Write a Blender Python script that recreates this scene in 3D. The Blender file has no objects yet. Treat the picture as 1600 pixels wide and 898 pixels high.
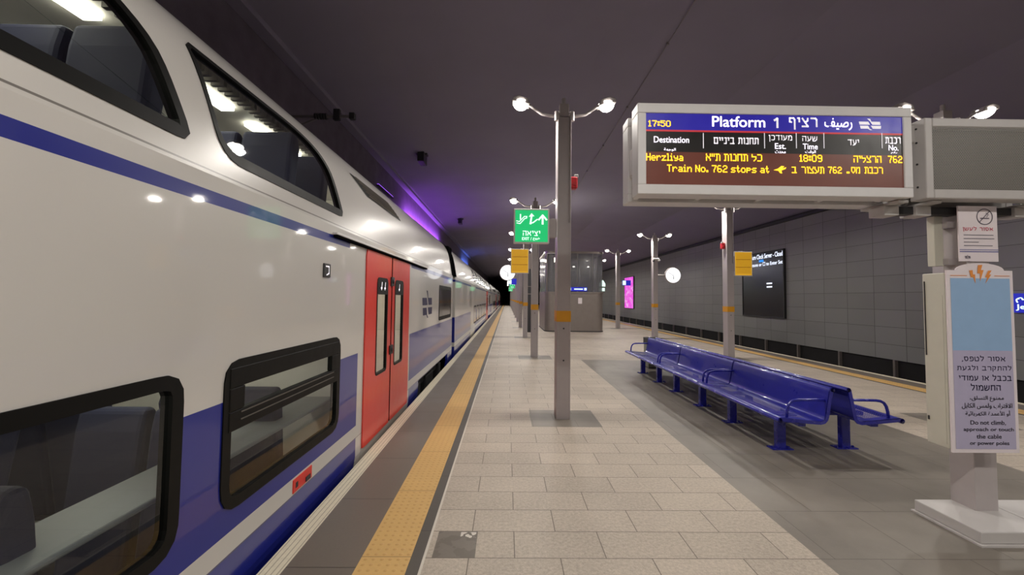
import bpy, bmesh, math, random
from mathutils import Vector, Matrix
random.seed(7)
PI = math.pi
SC = bpy.context.scene
COL = SC.collection

# ------------------------------------------------------------------ camera
def make_camera():
    cd = bpy.data.cameras.new('camera')
    co = bpy.data.objects.new('camera', cd)
    COL.objects.link(co)
    yaw, pitch, roll = math.radians(0.700), math.radians(2.4165), 0.011
    fw = Vector((math.sin(yaw)*math.cos(pitch), math.cos(yaw)*math.cos(pitch), math.sin(pitch)))
    r = Vector((math.cos(yaw), -math.sin(yaw), 0))
    u = r.cross(fw)
    r2 = r*math.cos(roll) + u*math.sin(roll)
    u2 = u*math.cos(roll) - r*math.sin(roll)
    m = Matrix((r2, u2, -fw)).transposed().to_4x4()
    m.translation = Vector((0, 0, 1.69))
    co.matrix_world = m
    cd.sensor_width = 36.0
    cd.lens = 36.0*630/1600
    cd.shift_y = -9.7/1600
    cd.clip_start = 0.05
    cd.clip_end = 600
    SC.camera = co
make_camera()

# ------------------------------------------------------------------ world and exposure
W = bpy.data.worlds.new('night'); SC.world = W; W.use_nodes = True
W.node_tree.nodes['Background'].inputs[0].default_value = (0.012, 0.011, 0.016, 1)
W.node_tree.nodes['Background'].inputs[1].default_value = 0.5
vs = SC.view_settings
vs.view_transform = 'Standard'; vs.look = 'None'; vs.exposure = 0.0; vs.gamma = 1.0
vs.use_curve_mapping = False
SC.cycles.max_bounces = 8
SC.cycles.transparent_max_bounces = 12
SC.cycles.sample_clamp_indirect = 6.0

LAMP_POWER = 52.0            # one floodlight on a lamp post
LAMP_COLOUR = (1.0, 0.945, 0.87)
LENS_GLOW = 30.0

# ------------------------------------------------------------------ helpers: colour, nodes
def lin(c):
    return tuple(((v/255)/12.92 if v/255 <= .04045 else ((v/255+.055)/1.055)**2.4) for v in c)

class X:
    """small wrapper to write node maths as expressions"""
    def __init__(s, nt, v): s.nt, s.v = nt, v
    def _m(s, op, a, b=None, clamp=False):
        n = s.nt.nodes.new('ShaderNodeMath'); n.operation = op; n.use_clamp = clamp
        for i, q in enumerate((a, b)):
            if q is None: continue
            q = q.v if isinstance(q, X) else q
            if isinstance(q, (int, float)): n.inputs[i].default_value = q
            else: s.nt.links.new(q, n.inputs[i])
        return X(s.nt, n.outputs[0])
    def __add__(s, o): return s._m('ADD', s, o)
    def __radd__(s, o): return s._m('ADD', o, s)
    def __sub__(s, o): return s._m('SUBTRACT', s, o)
    def __rsub__(s, o): return s._m('SUBTRACT', o, s)
    def __mul__(s, o): return s._m('MULTIPLY', s, o)
    __rmul__ = __mul__
    def __truediv__(s, o): return s._m('DIVIDE', s, o)
    def gt(s, o): return s._m('GREATER_THAN', s, o)
    def lt(s, o): return s._m('LESS_THAN', s, o)
    def abs(s): return s._m('ABSOLUTE', s)
    def wrap(s, p): return s._m('FLOORED_MODULO', s, p)
    def floor(s): return s._m('FLOOR', s)
    def sqrt(s): return s._m('SQRT', s)
    def max(s, o): return s._m('MAXIMUM', s, o)
    def min(s, o): return s._m('MINIMUM', s, o)
    def btw(s, a, b): return s.gt(a)*s.lt(b)

def new_mat(name):
    m = bpy.data.materials.new(name); m.use_nodes = True
    nt = m.node_tree
    return m, nt, nt.nodes['Principled BSDF']

def coords(nt, kind='Object'):
    tc = nt.nodes.new('ShaderNodeTexCoord')
    sp = nt.nodes.new('ShaderNodeSeparateXYZ'); nt.links.new(tc.outputs[kind], sp.inputs[0])
    return tc.outputs[kind], X(nt, sp.outputs[0]), X(nt, sp.outputs[1]), X(nt, sp.outputs[2])

def noise(nt, vec, scale, detail=3, rough=.55):
    n = nt.nodes.new('ShaderNodeTexNoise'); n.inputs['Scale'].default_value = scale
    n.inputs['Detail'].default_value = detail; n.inputs['Roughness'].default_value = rough
    nt.links.new(vec, n.inputs['Vector']); return X(nt, n.outputs[0])

def mixc(nt, fac, a, b):
    n = nt.nodes.new('ShaderNodeMix'); n.data_type = 'RGBA'
    if isinstance(fac, X): nt.links.new(fac.v, n.inputs[0])
    else: n.inputs[0].default_value = fac
    for i, c in ((6, a), (7, b)):
        if isinstance(c, (tuple, list)): n.inputs[i].default_value = (*c[:3], 1)
        else: nt.links.new(c, n.inputs[i])
    return n.outputs[2]

def bump(nt, h, strength, dist, bs):
    b = nt.nodes.new('ShaderNodeBump'); b.inputs['Strength'].default_value = strength
    b.inputs['Distance'].default_value = dist
    nt.links.new(h.v if isinstance(h, X) else h, b.inputs['Height'])
    nt.links.new(b.outputs[0], bs.inputs['Normal'])

def paint(name, rgb, rough=.45, metal=0, var=.06, scale=9, emit=0, coat=0):
    m, nt, bs = new_mat(name)
    vec, x, y, z = coords(nt)
    n = noise(nt, vec, scale)
    c = lin(rgb)
    col = mixc(nt, n, tuple(v*(1-var) for v in c), tuple(min(1, v*(1+var)) for v in c))
    nt.links.new(col, bs.inputs['Base Color'])
    nt.links.new((n*.16 + (rough-.08)).v, bs.inputs['Roughness'])
    bs.inputs['Metallic'].default_value = metal
    bs.inputs['Coat Weight'].default_value = coat
    bs.inputs['Coat Roughness'].default_value = .08
    if emit:
        nt.links.new(col, bs.inputs['Emission Color']); bs.inputs['Emission Strength'].default_value = emit
    return m

def glow(name, rgb, strength):
    m, nt, bs = new_mat(name)
    c = lin(rgb)
    bs.inputs['Base Color'].default_value = (*[v*.3 for v in c], 1)
    vec, x, y, z = coords(nt)
    n = noise(nt, vec, 14)
    nt.links.new(mixc(nt, n, tuple(v*.93 for v in c), c), bs.inputs['Emission Color'])
    bs.inputs['Emission Strength'].default_value = strength
    return m

def glass(name, tint, refl=.12, rough=.02):
    m = bpy.data.materials.new(name); m.use_nodes = True
    nt = m.node_tree; nt.nodes.clear()
    out = nt.nodes.new('ShaderNodeOutputMaterial')
    tr = nt.nodes.new('ShaderNodeBsdfTransparent'); gl = nt.nodes.new('ShaderNodeBsdfGlossy')
    mx = nt.nodes.new('ShaderNodeMixShader'); ge = nt.nodes.new('ShaderNodeNewGeometry')
    dp = nt.nodes.new('ShaderNodeVectorMath'); dp.operation = 'DOT_PRODUCT'
    nt.links.new(ge.outputs['Normal'], dp.inputs[0]); nt.links.new(ge.outputs['Incoming'], dp.inputs[1])
    vec, x, y, z = coords(nt)
    n = noise(nt, vec, 3)
    nt.links.new(mixc(nt, n, tuple(v*.95 for v in tint), tint), tr.inputs[0])
    gl.inputs['Roughness'].default_value = rough
    q = 1 - X(nt, dp.outputs['Value']).abs(); q2 = q*q
    f = q2*q2*q*(1-refl) + refl
    nt.links.new(f.min(1.0).v, mx.inputs[0])
    nt.links.new(tr.outputs[0], mx.inputs[1]); nt.links.new(gl.outputs[0], mx.inputs[2])
    nt.links.new(mx.outputs[0], out.inputs[0])
    return m

# ------------------------------------------------------------------ helpers: meshes
class MB:
    def __init__(s): s.v, s.f, s.m = [], [], []
    def add(s, vs, fs, mi=0):
        o = len(s.v); s.v += [tuple(p) for p in vs]
        for f in fs: s.f.append(tuple(o+i for i in f)); s.m.append(mi)
        return s
    def box(s, x0, x1, y0, y1, z0, z1, mi=0):
        vs = [(x, y, z) for z in (z0, z1) for y in (y0, y1) for x in (x0, x1)]
        return s.add(vs, [(0,2,3,1),(4,5,7,6),(0,1,5,4),(2,6,7,3),(0,4,6,2),(1,3,7,5)], mi)
    def prism(s, pts, fn, mi=0):
        """pts 2D outline; fn(p, k) gives the 3D point of outline point p on cap k = 0, 1"""
        n = len(pts)
        vs = [fn(p, 0) for p in pts] + [fn(p, 1) for p in pts]
        fs = [tuple(range(n))[::-1], tuple(range(n, 2*n))]
        fs += [(i, (i+1) % n, n+(i+1) % n, n+i) for i in range(n)]
        return s.add(vs, fs, mi)
    def tube(s, path, r, n=10, mi=0, caps=True):
        P = [Vector(p) for p in path]; rings = []
        rr = r if isinstance(r, (list, tuple)) else [r]*len(P)
        prev = None
        for i, p in enumerate(P):
            d = (P[min(i+1, len(P)-1)] - P[max(i-1, 0)]).normalized()
            if prev is None:
                a = Vector((0, 0, 1)) if abs(d.z) < .9 else Vector((1, 0, 0))
                a = (a - d*a.dot(d)).normalized()
            else:
                a = (prev - d*prev.dot(d)).normalized()
            prev = a; b = d.cross(a)
            rings.append([p + (a*math.cos(t)+b*math.sin(t))*rr[i] for t in (2*PI*k/n for k in range(n))])
        vs = [q for ring in rings for q in ring]; fs = []
        for i in range(len(P)-1):
            for k in range(n):
                fs.append((i*n+k, i*n+(k+1) % n, (i+1)*n+(k+1) % n, (i+1)*n+k))
        if caps:
            fs.append(tuple(range(n))[::-1]); fs.append(tuple((len(P)-1)*n+k for k in range(n)))
        return s.add(vs, fs, mi)
    def dome(s, c, r, axis, squash=.6, n=14, m=5, mi=0):
        ax = Vector(axis).normalized(); a = ax.orthogonal().normalized(); b = ax.cross(a); c = Vector(c)
        vs, fs = [], []
        for j in range(m):
            t = PI/2*j/m
            for k in range(n):
                q = 2*PI*k/n
                vs.append(c + (a*math.cos(q)+b*math.sin(q))*r*math.cos(t) + ax*r*squash*math.sin(t))
        vs.append(c + ax*r*squash)
        for j in range(m-1):
            for k in range(n): fs.append((j*n+k, j*n+(k+1) % n, (j+1)*n+(k+1) % n, (j+1)*n+k))
        for k in range(n): fs.append(((m-1)*n+k, (m-1)*n+(k+1) % n, m*n))
        fs.append(tuple(range(n))[::-1])
        return s.add(vs, fs, mi)
    def build(s, name, mats, parent=None, bevel=0, smooth=False, seg=2):
        me = bpy.data.meshes.new(name); me.from_pydata(s.v, [], s.f)
        mats = mats if isinstance(mats, (list, tuple)) else [mats]
        for m in mats: me.materials.append(m)
        if len(mats) > 1: me.polygons.foreach_set('material_index', s.m)
        bm = bmesh.new(); bm.from_mesh(me); bmesh.ops.recalc_face_normals(bm, faces=bm.faces); bm.to_mesh(me); bm.free()
        if smooth: me.polygons.foreach_set('use_smooth', [True]*len(me.polygons))
        me.update()
        o = bpy.data.objects.new(name, me); COL.objects.link(o)
        if parent: o.parent = parent
        if bevel:
            b = o.modifiers.new('bevel', 'BEVEL'); b.width = bevel; b.segments = seg; b.limit_method = 'ANGLE'; b.angle_limit = .6
        if smooth:
            try:
                e = o.modifiers.new('wn', 'WEIGHTED_NORMAL'); e.keep_sharp = True
            except Exception: pass
        return o

def thing(name, label, cat, loc=(0, 0, 0), group=None, rotz=0):
    o = bpy.data.objects.new(name, None); COL.objects.link(o)
    o.empty_display_size = .1
    o.location = loc; o.rotation_euler = (0, 0, rotz)
    tag(o, label, cat, group); return o

def tag(o, label, cat, group=None):
    o['label'] = label; o['category'] = cat
    if group: o['group'] = group
    return o

def struct(o, label=None, cat=None):
    o['kind'] = 'structure'
    if label: o['label'] = label
    if cat: o['category'] = cat
    return o

def copy_tree(o, parent=None):
    c = o.copy(); COL.objects.link(c)
    if parent: c.parent = parent
    for ch in list(o.children): copy_tree(ch, c)
    return c

# ------------------------------------------------------------------ helpers: lettering
AR = {'ا': 'FE8D2', 'أ': 'FE832', 'ب': 'FE8F4', 'ة': 'FE932', 'ت': 'FE954', 'ج': 'FE9D4', 'ح': 'FEA14', 'خ': 'FEA54', 'د': 'FEA92',
      'ر': 'FEAD2', 'س': 'FEB14', 'ش': 'FEB54', 'ص': 'FEB94', 'ع': 'FEC94', 'ف': 'FED14', 'ق': 'FED54', 'ك': 'FED94', 'ل': 'FEDD4',
      'م': 'FEE14', 'ن': 'FEE54', 'ه': 'FEE94', 'و': 'FEED2', 'ي': 'FEF14', 'ئ': 'FE894', 'ث': 'FE994', 'ﻻ': 'FEFB2', 'ﻷ': 'FEF72'}
def arabic(s):
    s = s.replace('لا', 'ﻻ').replace('لأ', 'ﻷ'); out = []
    for i, ch in enumerate(s):
        if ch not in AR: out.append(ch); continue
        base, nf = int(AR[ch][:4], 16), int(AR[ch][4])
        pj = i > 0 and s[i-1] in AR and AR[s[i-1]][4] == '4'
        nj = nf == 4 and i+1 < len(s) and s[i+1] in AR
        out.append(chr(base + (3 if pj and nj else 1 if pj else 2 if nj else 0)))
    return ''.join(out[::-1])
def hebrew(s): return s[::-1]

_glyphs = {}
def glyphs(s, bold=0.0):
    if (s, bold) in _glyphs: return _glyphs[(s, bold)]
    c = bpy.data.curves.new('tmp', 'FONT'); c.body = s; c.offset = bold; c.resolution_u = 3
    o = bpy.data.objects.new('tmp', c); COL.objects.link(o)
    dg = bpy.context.evaluated_depsgraph_get(); dg.update()
    me = bpy.data.meshes.new_from_object(o.evaluated_get(dg))
    vs = [(v.co.x, v.co.y) for v in me.vertices]; fs = [tuple(p.vertices) for p in me.polygons]
    bpy.data.objects.remove(o); bpy.data.curves.remove(c); bpy.data.meshes.remove(me)
    xs = [v[0] for v in vs]; ys = [v[1] for v in vs]
    x0, x1, y0, y1 = min(xs), max(xs), min(ys), max(ys)
    vs = [((x-x0)/(x1-x0), (y-y0)/(y1-y0)) for x, y in vs]
    _glyphs[(s, bold)] = (vs, fs, (x1-x0)/(y1-y0)); return _glyphs[(s, bold)]

def text(mb, s, u0, u1, v0, v1, fn, bold=.015, mi=0):
    """fit the string into the box u0..u1, v0..v1 of a plane; fn(u, v) gives the 3D point"""
    if any('א' <= c <= 'ת' for c in s): heb(mb, s[::-1], u0, u1, v0, v1, fn, .13+bold*1.4); return
    vs, fs, asp = glyphs(s)
    e = bold*(v1-v0)
    for dx, dy in ((-e, 0), (e, 0), (0, e*.6), (0, -e*.6)):
        mb.add([fn(u0+e+(u1-u0-2*e)*x+dx, v0+(v1-v0)*y+dy) for x, y in vs], fs, mi)
HB = {'א': (.78, [(0, 1), (.76, 0)], [(.70, 1), (.70, .75), (.50, .45)], [(.06, 0), (.08, .32), (.28, .62)]), 'ב': (.78, [(.05, 1), (.6, 1), (.6, 0)], [(0, 0), (.78, 0)]),
 'ג': (.55, [(.05, 1), (.4, 1), (.4, .45), (.52, 0)], [(.4, .35), (.05, 0)]), 'ד': (.75, [(0, 1), (.75, 1)], [(.58, 1), (.58, 0)]), 'ה': (.72, [(0, 1), (.68, 1), (.68, 0)], [(.08, .6), (.08, 0)]),
 'ו': (.22, [(0, 1), (.18, 1), (.18, 0)]), 'ח': (.72, [(0, 1), (.68, 1), (.68, 0)], [(.08, 1), (.08, 0)]), 'ט': (.75, [(0, 1), (.08, 0), (.66, 0), (.72, .75), (.58, 1), (.36, .9)]),
 'י': (.22, [(0, 1), (.18, 1), (.18, .55)]), 'כ': (.68, [(.05, 1), (.5, 1), (.65, .8), (.65, .2), (.5, 0), (.05, 0)]), 'ל': (.62, [(.05, 1.35), (.05, 1), (.6, 1), (.56, .6), (.25, 0)]),
 'מ': (.78, [(0, 1), (.2, .62), (.05, 0)], [(.15, .72), (.35, 1), (.66, .95), (.75, .7), (.75, 0), (.4, 0)]), 'נ': (.45, [(.1, 1), (.4, 1), (.4, 0), (0, 0)]), 'ן': (.22, [(0, 1), (.18, 1), (.18, -.35)]),
 'ס': (.75, [(0, 1), (.58, 1), (.7, .6), (.6, .15), (.38, 0), (.18, .12), (.08, .5), (.1, 1)]), 'ע': (.70, [(.05, 1), (.26, .12)], [(.65, 1), (.62, .45), (.4, .12), (0, -.05)]),
 'פ': (.7, [(.3, .5), (.1, .55), (.08, 1), (.5, 1), (.65, .8), (.65, .2), (.5, 0), (.05, 0)]), 'ף': (.68, [(.28, .5), (.08, .55), (.08, 1), (.5, 1), (.62, .8), (.62, -.35)]),
 'צ': (.7, [(.02, 1), (.6, .05)], [(.62, 1), (.6, .7), (.36, .5)], [(0, 0), (.66, 0)]), 'ק': (.68, [(0, 1), (.62, 1), (.58, .6), (.38, .1)], [(.08, .62), (.08, -.35)]), 'ר': (.66, [(0, 1), (.5, 1), (.62, .85), (.62, 0)]),
 'ש': (.9, [(0, 1), (.1, 0), (.5, 0), (.8, .3), (.85, 1)], [(.43, 1), (.40, .5), (.1, .3)]), 'ת': (.76, [(.05, 1), (.6, 1), (.7, .85), (.7, 0)], [(.18, 1), (.16, .1), (0, 0)]), 'ם': (.76, [(0, 1), (.68, 1), (.68, 0), (.08, 0), (.08, 1)]), 'ך': (.66, [(0, 1), (.6, 1), (.6, -.32)]), '"': (.3, [(.06, 1.05), (.06, .7)], [(.26, 1.05), (.26, .7)]), ',': (.12, [(.08, .05), (.02, -.2)]), ' ': (.3,)}
def heb(mb, s, u0, u1, v0, v1, fn, weight=.17):
    """stroke drawn Hebrew letters, first letter at the right, fitted into the box"""
    G = [HB[c] for c in s[::-1]]; gap = .27
    Wd = sum(g[0] for g in G) + gap*(len(G)-1)
    ys = [p[1] for g in G for st in g[1:] for p in st]; y0, y1 = min(ys), max(ys)
    k = (v1-v0)/(y1-y0); w = weight*k; kx = (u1-u0-w)/Wd; ky = (v1-v0-w)/(y1-y0); x = 0
    for g in G:
        for st in g[1:]: line2(mb, [(u0+w/2+(x+p[0])*kx, v0+w/2+(p[1]-y0)*ky) for p in st], w, fn)
        x += g[0]+gap
def shape2(mb, pts, fn, mi=0): mb.add([fn(*p) for p in pts], [tuple(range(len(pts)))], mi)
def rect2(mb, u0, u1, v0, v1, fn, mi=0): shape2(mb, [(u0, v0), (u1, v0), (u1, v1), (u0, v1)], fn, mi)
def line2(mb, pts, w, fn, mi=0):
    for (a, b), (c, d) in zip(pts[:-1], pts[1:]):
        L = math.hypot(c-a, d-b) or 1; nx, ny = -(d-b)/L*w/2, (c-a)/L*w/2
        ex, ey = (c-a)/L*w*.3, (d-b)/L*w*.3
        shape2(mb, [(a+nx-ex, b+ny-ey), (a-nx-ex, b-ny-ey), (c-nx+ex, d-ny+ey), (c+nx+ex, d+ny+ey)], fn, mi)
EMBLEM = [[(0, .73), (.44, .73), (.54, .46), (.03, .46)],
          [(.38, 1.), (.50, .99), (.60, .73), (.95, .73), (.97, .47), (.62, .47), (.50, .70)],
          [(.04, .38), (.40, .38), (.52, .14), (.56, 0), (.64, .02), (.58, .13), (.46, .38), (.46, .13), (.07, .12)],
          [(.56, .38), (1, .38), (.98, .12), (.66, .12)]]
def emblem(mb, u0, u1, v0, v1, fn, mi=0):
    def q(p): return (u0+(u1-u0)*p[0], v0+(v1-v0)*p[1])
    shape2(mb, [q(p) for p in [(0, .73), (.42, .73), (.50, .47), (.03, .47)]], fn, mi)
    shape2(mb, [q(p) for p in [(.38, 1.), (.51, .98), (.57, .73), (.52, .73)]], fn, mi)
    shape2(mb, [q(p) for p in [(.52, .73), (.95, .73), (.97, .47), (.60, .47)]], fn, mi)
    shape2(mb, [q(p) for p in [(.05, .38), (.42, .38), (.48, .12), (.08, .12)]], fn, mi)
    shape2(mb, [q(p) for p in [(.40, .12), (.48, .12), (.60, .01), (.50, 0)]], fn, mi)
    shape2(mb, [q(p) for p in [(.54, .38), (1, .38), (.98, .12), (.62, .12)]], fn, mi)

# ------------------------------------------------------------------ materials
M = {}
M['white'] = paint('white enamel', (196, 192, 190), .42)
M['cream'] = paint('cream enamel', (205, 202, 188), .42)
M['pole'] = paint('grey post enamel', (178, 170, 170), .4, 0)
M['pole_dark'] = paint('post web enamel', (128, 122, 124), .45, .2)
M['yellow_band'] = paint('yellow band paint', (226, 160, 30), .5)
M['black'] = paint('black plastic', (22, 22, 22), .4)
M['dark'] = paint('dark grey metal', (46, 45, 48), .5)
M['steel'] = paint('brushed steel', (138, 129, 124), .36, .4, .12, 4)
M['aluminium'] = paint('aluminium frame', (226, 224, 224), .42, .0)
M['red_box'] = paint('red enamel', (190, 30, 40), .4)
M['lens'] = glow('lamp lens', (255, 250, 238), LENS_GLOW)
M['navy_print'] = paint('navy print', (36, 32, 70), .6)
M['grey_print'] = paint('grey print', (92, 84, 100), .6)
M['white_print'] = paint('white lettering', (244, 240, 246), .5, emit=.5)
M['amber'] = glow('amber diodes', (255, 196, 36), 1.9)
M['board_blue'] = paint('blue header film', (44, 36, 176), .35, emit=.25)
M['board_red'] = paint('red line film', (214, 60, 70), .4, emit=.25)
M['board_black'] = paint('black header film', (30, 27, 26), .35)
M['led_panel'] = paint('diode panel', (104, 54, 42), .35, var=.2, scale=4, emit=.25)
M['sign_green'] = glow('green backlit panel', (22, 205, 118), .85)
M['sign_white'] = glow('white backlit marks', (225, 255, 240), 1.2)
M['sign_yellow'] = paint('yellow timetable sheet', (250, 188, 44), .5, emit=.38)  # emission added to brighten the sheet, which is no lamp
M['yellow_print'] = paint('timetable print', (150, 96, 20), .6)
M['blue_sign'] = glow('blue backlit panel', (32, 40, 190), .8)
M['clock_face'] = glow('backlit clock face', (252, 252, 255), 1.6)
M['screen_black'] = paint('black screen glass', (16, 16, 17), .22, var=.2)
M['screen_text'] = glow('screen lettering', (235, 240, 255), 1.1)
M['screen_cyan'] = glow('screen cyan mark', (40, 150, 255), 1.0)
M['purple_glow'] = glow('purple lamp tube', (150, 90, 235), 1.3)
M['bench_solid'] = paint('blue bench enamel', (34, 37, 150), .26, .1, coat=.5)
M['bin_body'] = paint('grey green bin panel', (128, 130, 118), .5)
M['sky_paper'] = paint('light blue poster print', (152, 186, 224), .5)
M['lilac_paper'] = paint('lilac poster print', (184, 178, 206), .5)
M['paper'] = paint('white paper', (232, 222, 226), .6)
M['orange_print'] = paint('orange print', (232, 146, 66), .6)
M['pink_print'] = paint('crimson print', (206, 50, 84), .6)
M['blue_print'] = paint('blue print', (60, 60, 150), .6)

def mat_granite():
    m, nt, bs = new_mat('platform paving')
    vec, x, y, z = coords(nt)
    def bricks(w, h, ox, oy, off, mortar):
        mp = nt.nodes.new('ShaderNodeMapping'); mp.inputs['Location'].default_value = (-ox, -oy, 0)
        nt.links.new(vec, mp.inputs[0])
        b = nt.nodes.new('ShaderNodeTexBrick')
        b.inputs['Scale'].default_value = 1; b.inputs['Brick Width'].default_value = w; b.inputs['Row Height'].default_value = h
        b.inputs['Mortar Size'].default_value = mortar; b.inputs['Mortar Smooth'].default_value = .2; b.inputs['Bias'].default_value = 0
        b.offset = off; b.offset_frequency = 2
        b.inputs['Color1'].default_value = (.44, .44, .44, 1); b.inputs['Color2'].default_value = (.56, .56, .56, 1)
        b.inputs['Mortar'].default_value = (.5, .5, .5, 1)
        nt.links.new(mp.outputs[0], b.inputs[0])
        return X(nt, b.outputs['Color']), X(nt, b.outputs['Fac'])
    lc, lm = bricks(.6, .3, .37, .30, .5, .0035)
    dc, dm = bricks(.6, .6, .08, .30, .5, .003)
    sp = noise(nt, vec, 42, 3, .7); sp2 = noise(nt, vec, 1.3, 4); sp3 = noise(nt, vec, 170, 1, .5)
    fine = (sp-.5)*1.0 + (sp3-.5)*.5 + (sp2-.5)*.42 + (lc-.5)*1.1 + 1.0
    light = mixc(nt, 0, lin((171, 160, 143)), (0, 0, 0))
    def scale_col(rgb, f):
        c = lin(rgb); cc = nt.nodes.new('ShaderNodeCombineXYZ')
        for i in range(3): nt.links.new((f*c[i]).v, cc.inputs[i])
        return cc.outputs[0]
    light = scale_col((178, 166, 152), fine)
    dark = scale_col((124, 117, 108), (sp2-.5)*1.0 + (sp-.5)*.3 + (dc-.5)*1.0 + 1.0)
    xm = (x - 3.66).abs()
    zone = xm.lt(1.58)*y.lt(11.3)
    yp = (y - 5.8 + 2.95).wrap(5.9) - 2.95
    patch = (xm - 2.84).abs().lt(.47)*yp.abs().lt(.40)
    lone = x.btw(-.47, -.19)*y.btw(2.70, 3.0)
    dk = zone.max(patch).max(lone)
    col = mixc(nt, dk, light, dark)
    white_splat = lone*x.btw(-.31, -.2)*(y.btw(2.92, 2.99))*noise(nt, vec, 24).gt(.5)
    col = mixc(nt, lone*(noise(nt, vec, 9, 4).gt(.5)*.25+.3), col, lin((86, 76, 66)))
    col = mixc(nt, white_splat, col, lin((208, 200, 190)))
    joint = lm*(1-zone) + dm*zone
    spots = noise(nt, vec, 6.5, 1).gt(.79)*.35
    col = mixc(nt, spots*(1-dk), col, lin((112, 102, 90)))
    col = mixc(nt, joint*.8, col, lin((78, 70, 62)))
    nt.links.new(col, bs.inputs['Base Color'])
    nt.links.new((sp*.2 + .42 - dk*.1).v, bs.inputs['Roughness'])
    bump(nt, sp*.25 - joint*1.0, .35, .003, bs)
    return m
def mat_slab(name, rgb, period, phase, rough):
    m, nt, bs = new_mat(name); vec, x, y, z = coords(nt)
    n = noise(nt, vec, 2.2, 4); n2 = noise(nt, vec, 60, 2)
    c = lin(rgb)
    col = mixc(nt, n*.6+n2*.4, tuple(v*.78 for v in c), tuple(v*1.2 for v in c))
    j = (y - phase).wrap(period).lt(.008)
    col = mixc(nt, j*.7, col, lin((52, 47, 42)))
    nt.links.new(col, bs.inputs['Base Color'])
    nt.links.new((n*.2+rough).v, bs.inputs['Roughness'])
    bump(nt, n2*.2 - j, .3, .003, bs)
    return m
def mat_grooved():
    m, nt, bs = new_mat('grooved coping stone'); vec, x, y, z = coords(nt)
    n = noise(nt, vec, 30, 3); c = lin((222, 212, 188))
    g = (x + 3.0).wrap(.036).lt(.007)
    col = mixc(nt, n, tuple(v*.85 for v in c), tuple(v*1.12 for v in c))
    col = mixc(nt, g*.55, col, lin((110, 100, 82)))
    nt.links.new(col, bs.inputs['Base Color']); bs.inputs['Roughness'].default_value = .6
    bump(nt, n*.2 - g, .5, .004, bs); return m
def mat_tactile():
    m, nt, bs = new_mat('yellow tactile paving'); vec, x, y, z = coords(nt)
    n = noise(nt, vec, 25, 3); n2 = noise(nt, vec, 3, 3); c = lin((208, 168, 104))
    u = (x + 5.0 - .004).wrap(.053) - .0265; v = y.wrap(.053) - .0265
    d = (u*u + v*v).sqrt(); dome = d.lt(.012)
    j = y.wrap(.9).lt(.008)
    col = mixc(nt, n*.5+n2*.5, tuple(q*.84 for q in c), tuple(q*1.14 for q in c))
    col = mixc(nt, dome*.3, col, lin((172, 122, 60)))
    col = mixc(nt, j*.6, col, lin((110, 80, 46)))
    nt.links.new(col, bs.inputs['Base Color']); bs.inputs['Roughness'].default_value = .55
    bump(nt, (1 - d/.016).max(0.0), .6, .004, bs); return m
def mat_panels():
    m, nt, bs = new_mat('grey wall cladding'); vec, x, y, z = coords(nt)
    py = (y - 12.3 + 106).wrap(1.06); pz = (z - .34 + 55.5).wrap(.555)
    j = (py.lt(.016) + (pz.lt(.012))).min(1.0)
    iy = ((y+93.7)/1.06).floor(); iz = ((z-.34+55.5)/.555).floor()
    cell = (iy*12.9898 + iz*78.233)
    rnd = (cell._m('SINE', cell)*43758.5).wrap(1.0)
    n = noise(nt, vec, 1.2, 3); c = lin((134, 134, 131))
    col = mixc(nt, rnd*.55+n*.45, tuple(q*.86 for q in c), tuple(q*1.14 for q in c))
    col = mixc(nt, j*.85, col, lin((60, 56, 54)))
    nt.links.new(col, bs.inputs['Base Color']); nt.links.new((rnd*.1+.38).v, bs.inputs['Roughness'])
    bump(nt, rnd*.25 - j, .35, .01, bs); return m
def mat_rough(name, rgb, scale=2.5, var=.35, rough=.9):
    m, nt, bs = new_mat(name); vec, x, y, z = coords(nt)
    n = noise(nt, vec, scale, 5); c = lin(rgb)
    nt.links.new(mixc(nt, n, tuple(q*(1-var) for q in c), tuple(q*(1+var) for q in c)), bs.inputs['Base Color'])
    bs.inputs['Roughness'].default_value = rough; bump(nt, n, .3, .02, bs); return m
def mat_perforated(name, rgb, pitch, r, ax, ay, hexed=False, margin=None, rough=.35, coat=0, metal=0):
    """sheet metal with round holes; ax, ay name the two object axes the holes are laid out on"""
    m, nt, bs = new_mat(name); vec, *c3 = coords(nt, 'UV' if ax == 'uv' else 'Object')
    a, b = (c3[0], c3[1]) if ax == 'uv' else (c3[ax], c3[ay])
    if hexed:
        row = ((b+50)/(pitch*.866)).floor()
        a = a + (row.wrap(2.0))*(pitch/2)
        u = (a+50).wrap(pitch) - pitch/2; v = (b+50).wrap(pitch*.866) - pitch*.433
    else:
        u = (a+50).wrap(pitch) - pitch/2; v = (b+50).wrap(pitch) - pitch/2
    hole = (u*u+v*v).sqrt().lt(r)
    if margin:
        (a0, a1, b0, b1) = margin
        hole = hole*a.btw(a0, a1)*b.btw(b0, b1)
    n = noise(nt, vec, 5); c = lin(rgb)
    nt.links.new(mixc(nt, n, tuple(q*.93 for q in c), tuple(q*1.07 for q in c)), bs.inputs['Base Color'])
    nt.links.new((n*.15+rough-.07).v, bs.inputs['Roughness'])
    bs.inputs['Coat Weight'].default_value = coat; bs.inputs['Metallic'].default_value = metal
    nt.links.new((1-hole).v, bs.inputs['Alpha'])
    return m
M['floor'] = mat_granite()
M['slab'] = mat_slab('dark edge slabs', (112, 103, 93), .86, .02, .3)
M['strip'] = mat_slab('dark narrow slabs', (84, 79, 73), .9, .3, .4)
M['grooved'] = mat_grooved()
M['tactile'] = mat_tactile()
M['line'] = paint('white line paint', (205, 198, 186), .5)
M['panels'] = mat_panels()
M['left_wall'] = mat_rough('dark tunnel wall', (104, 96, 108))
M['dark_wall'] = mat_rough('black rough wall', (26, 24, 24))
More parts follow.
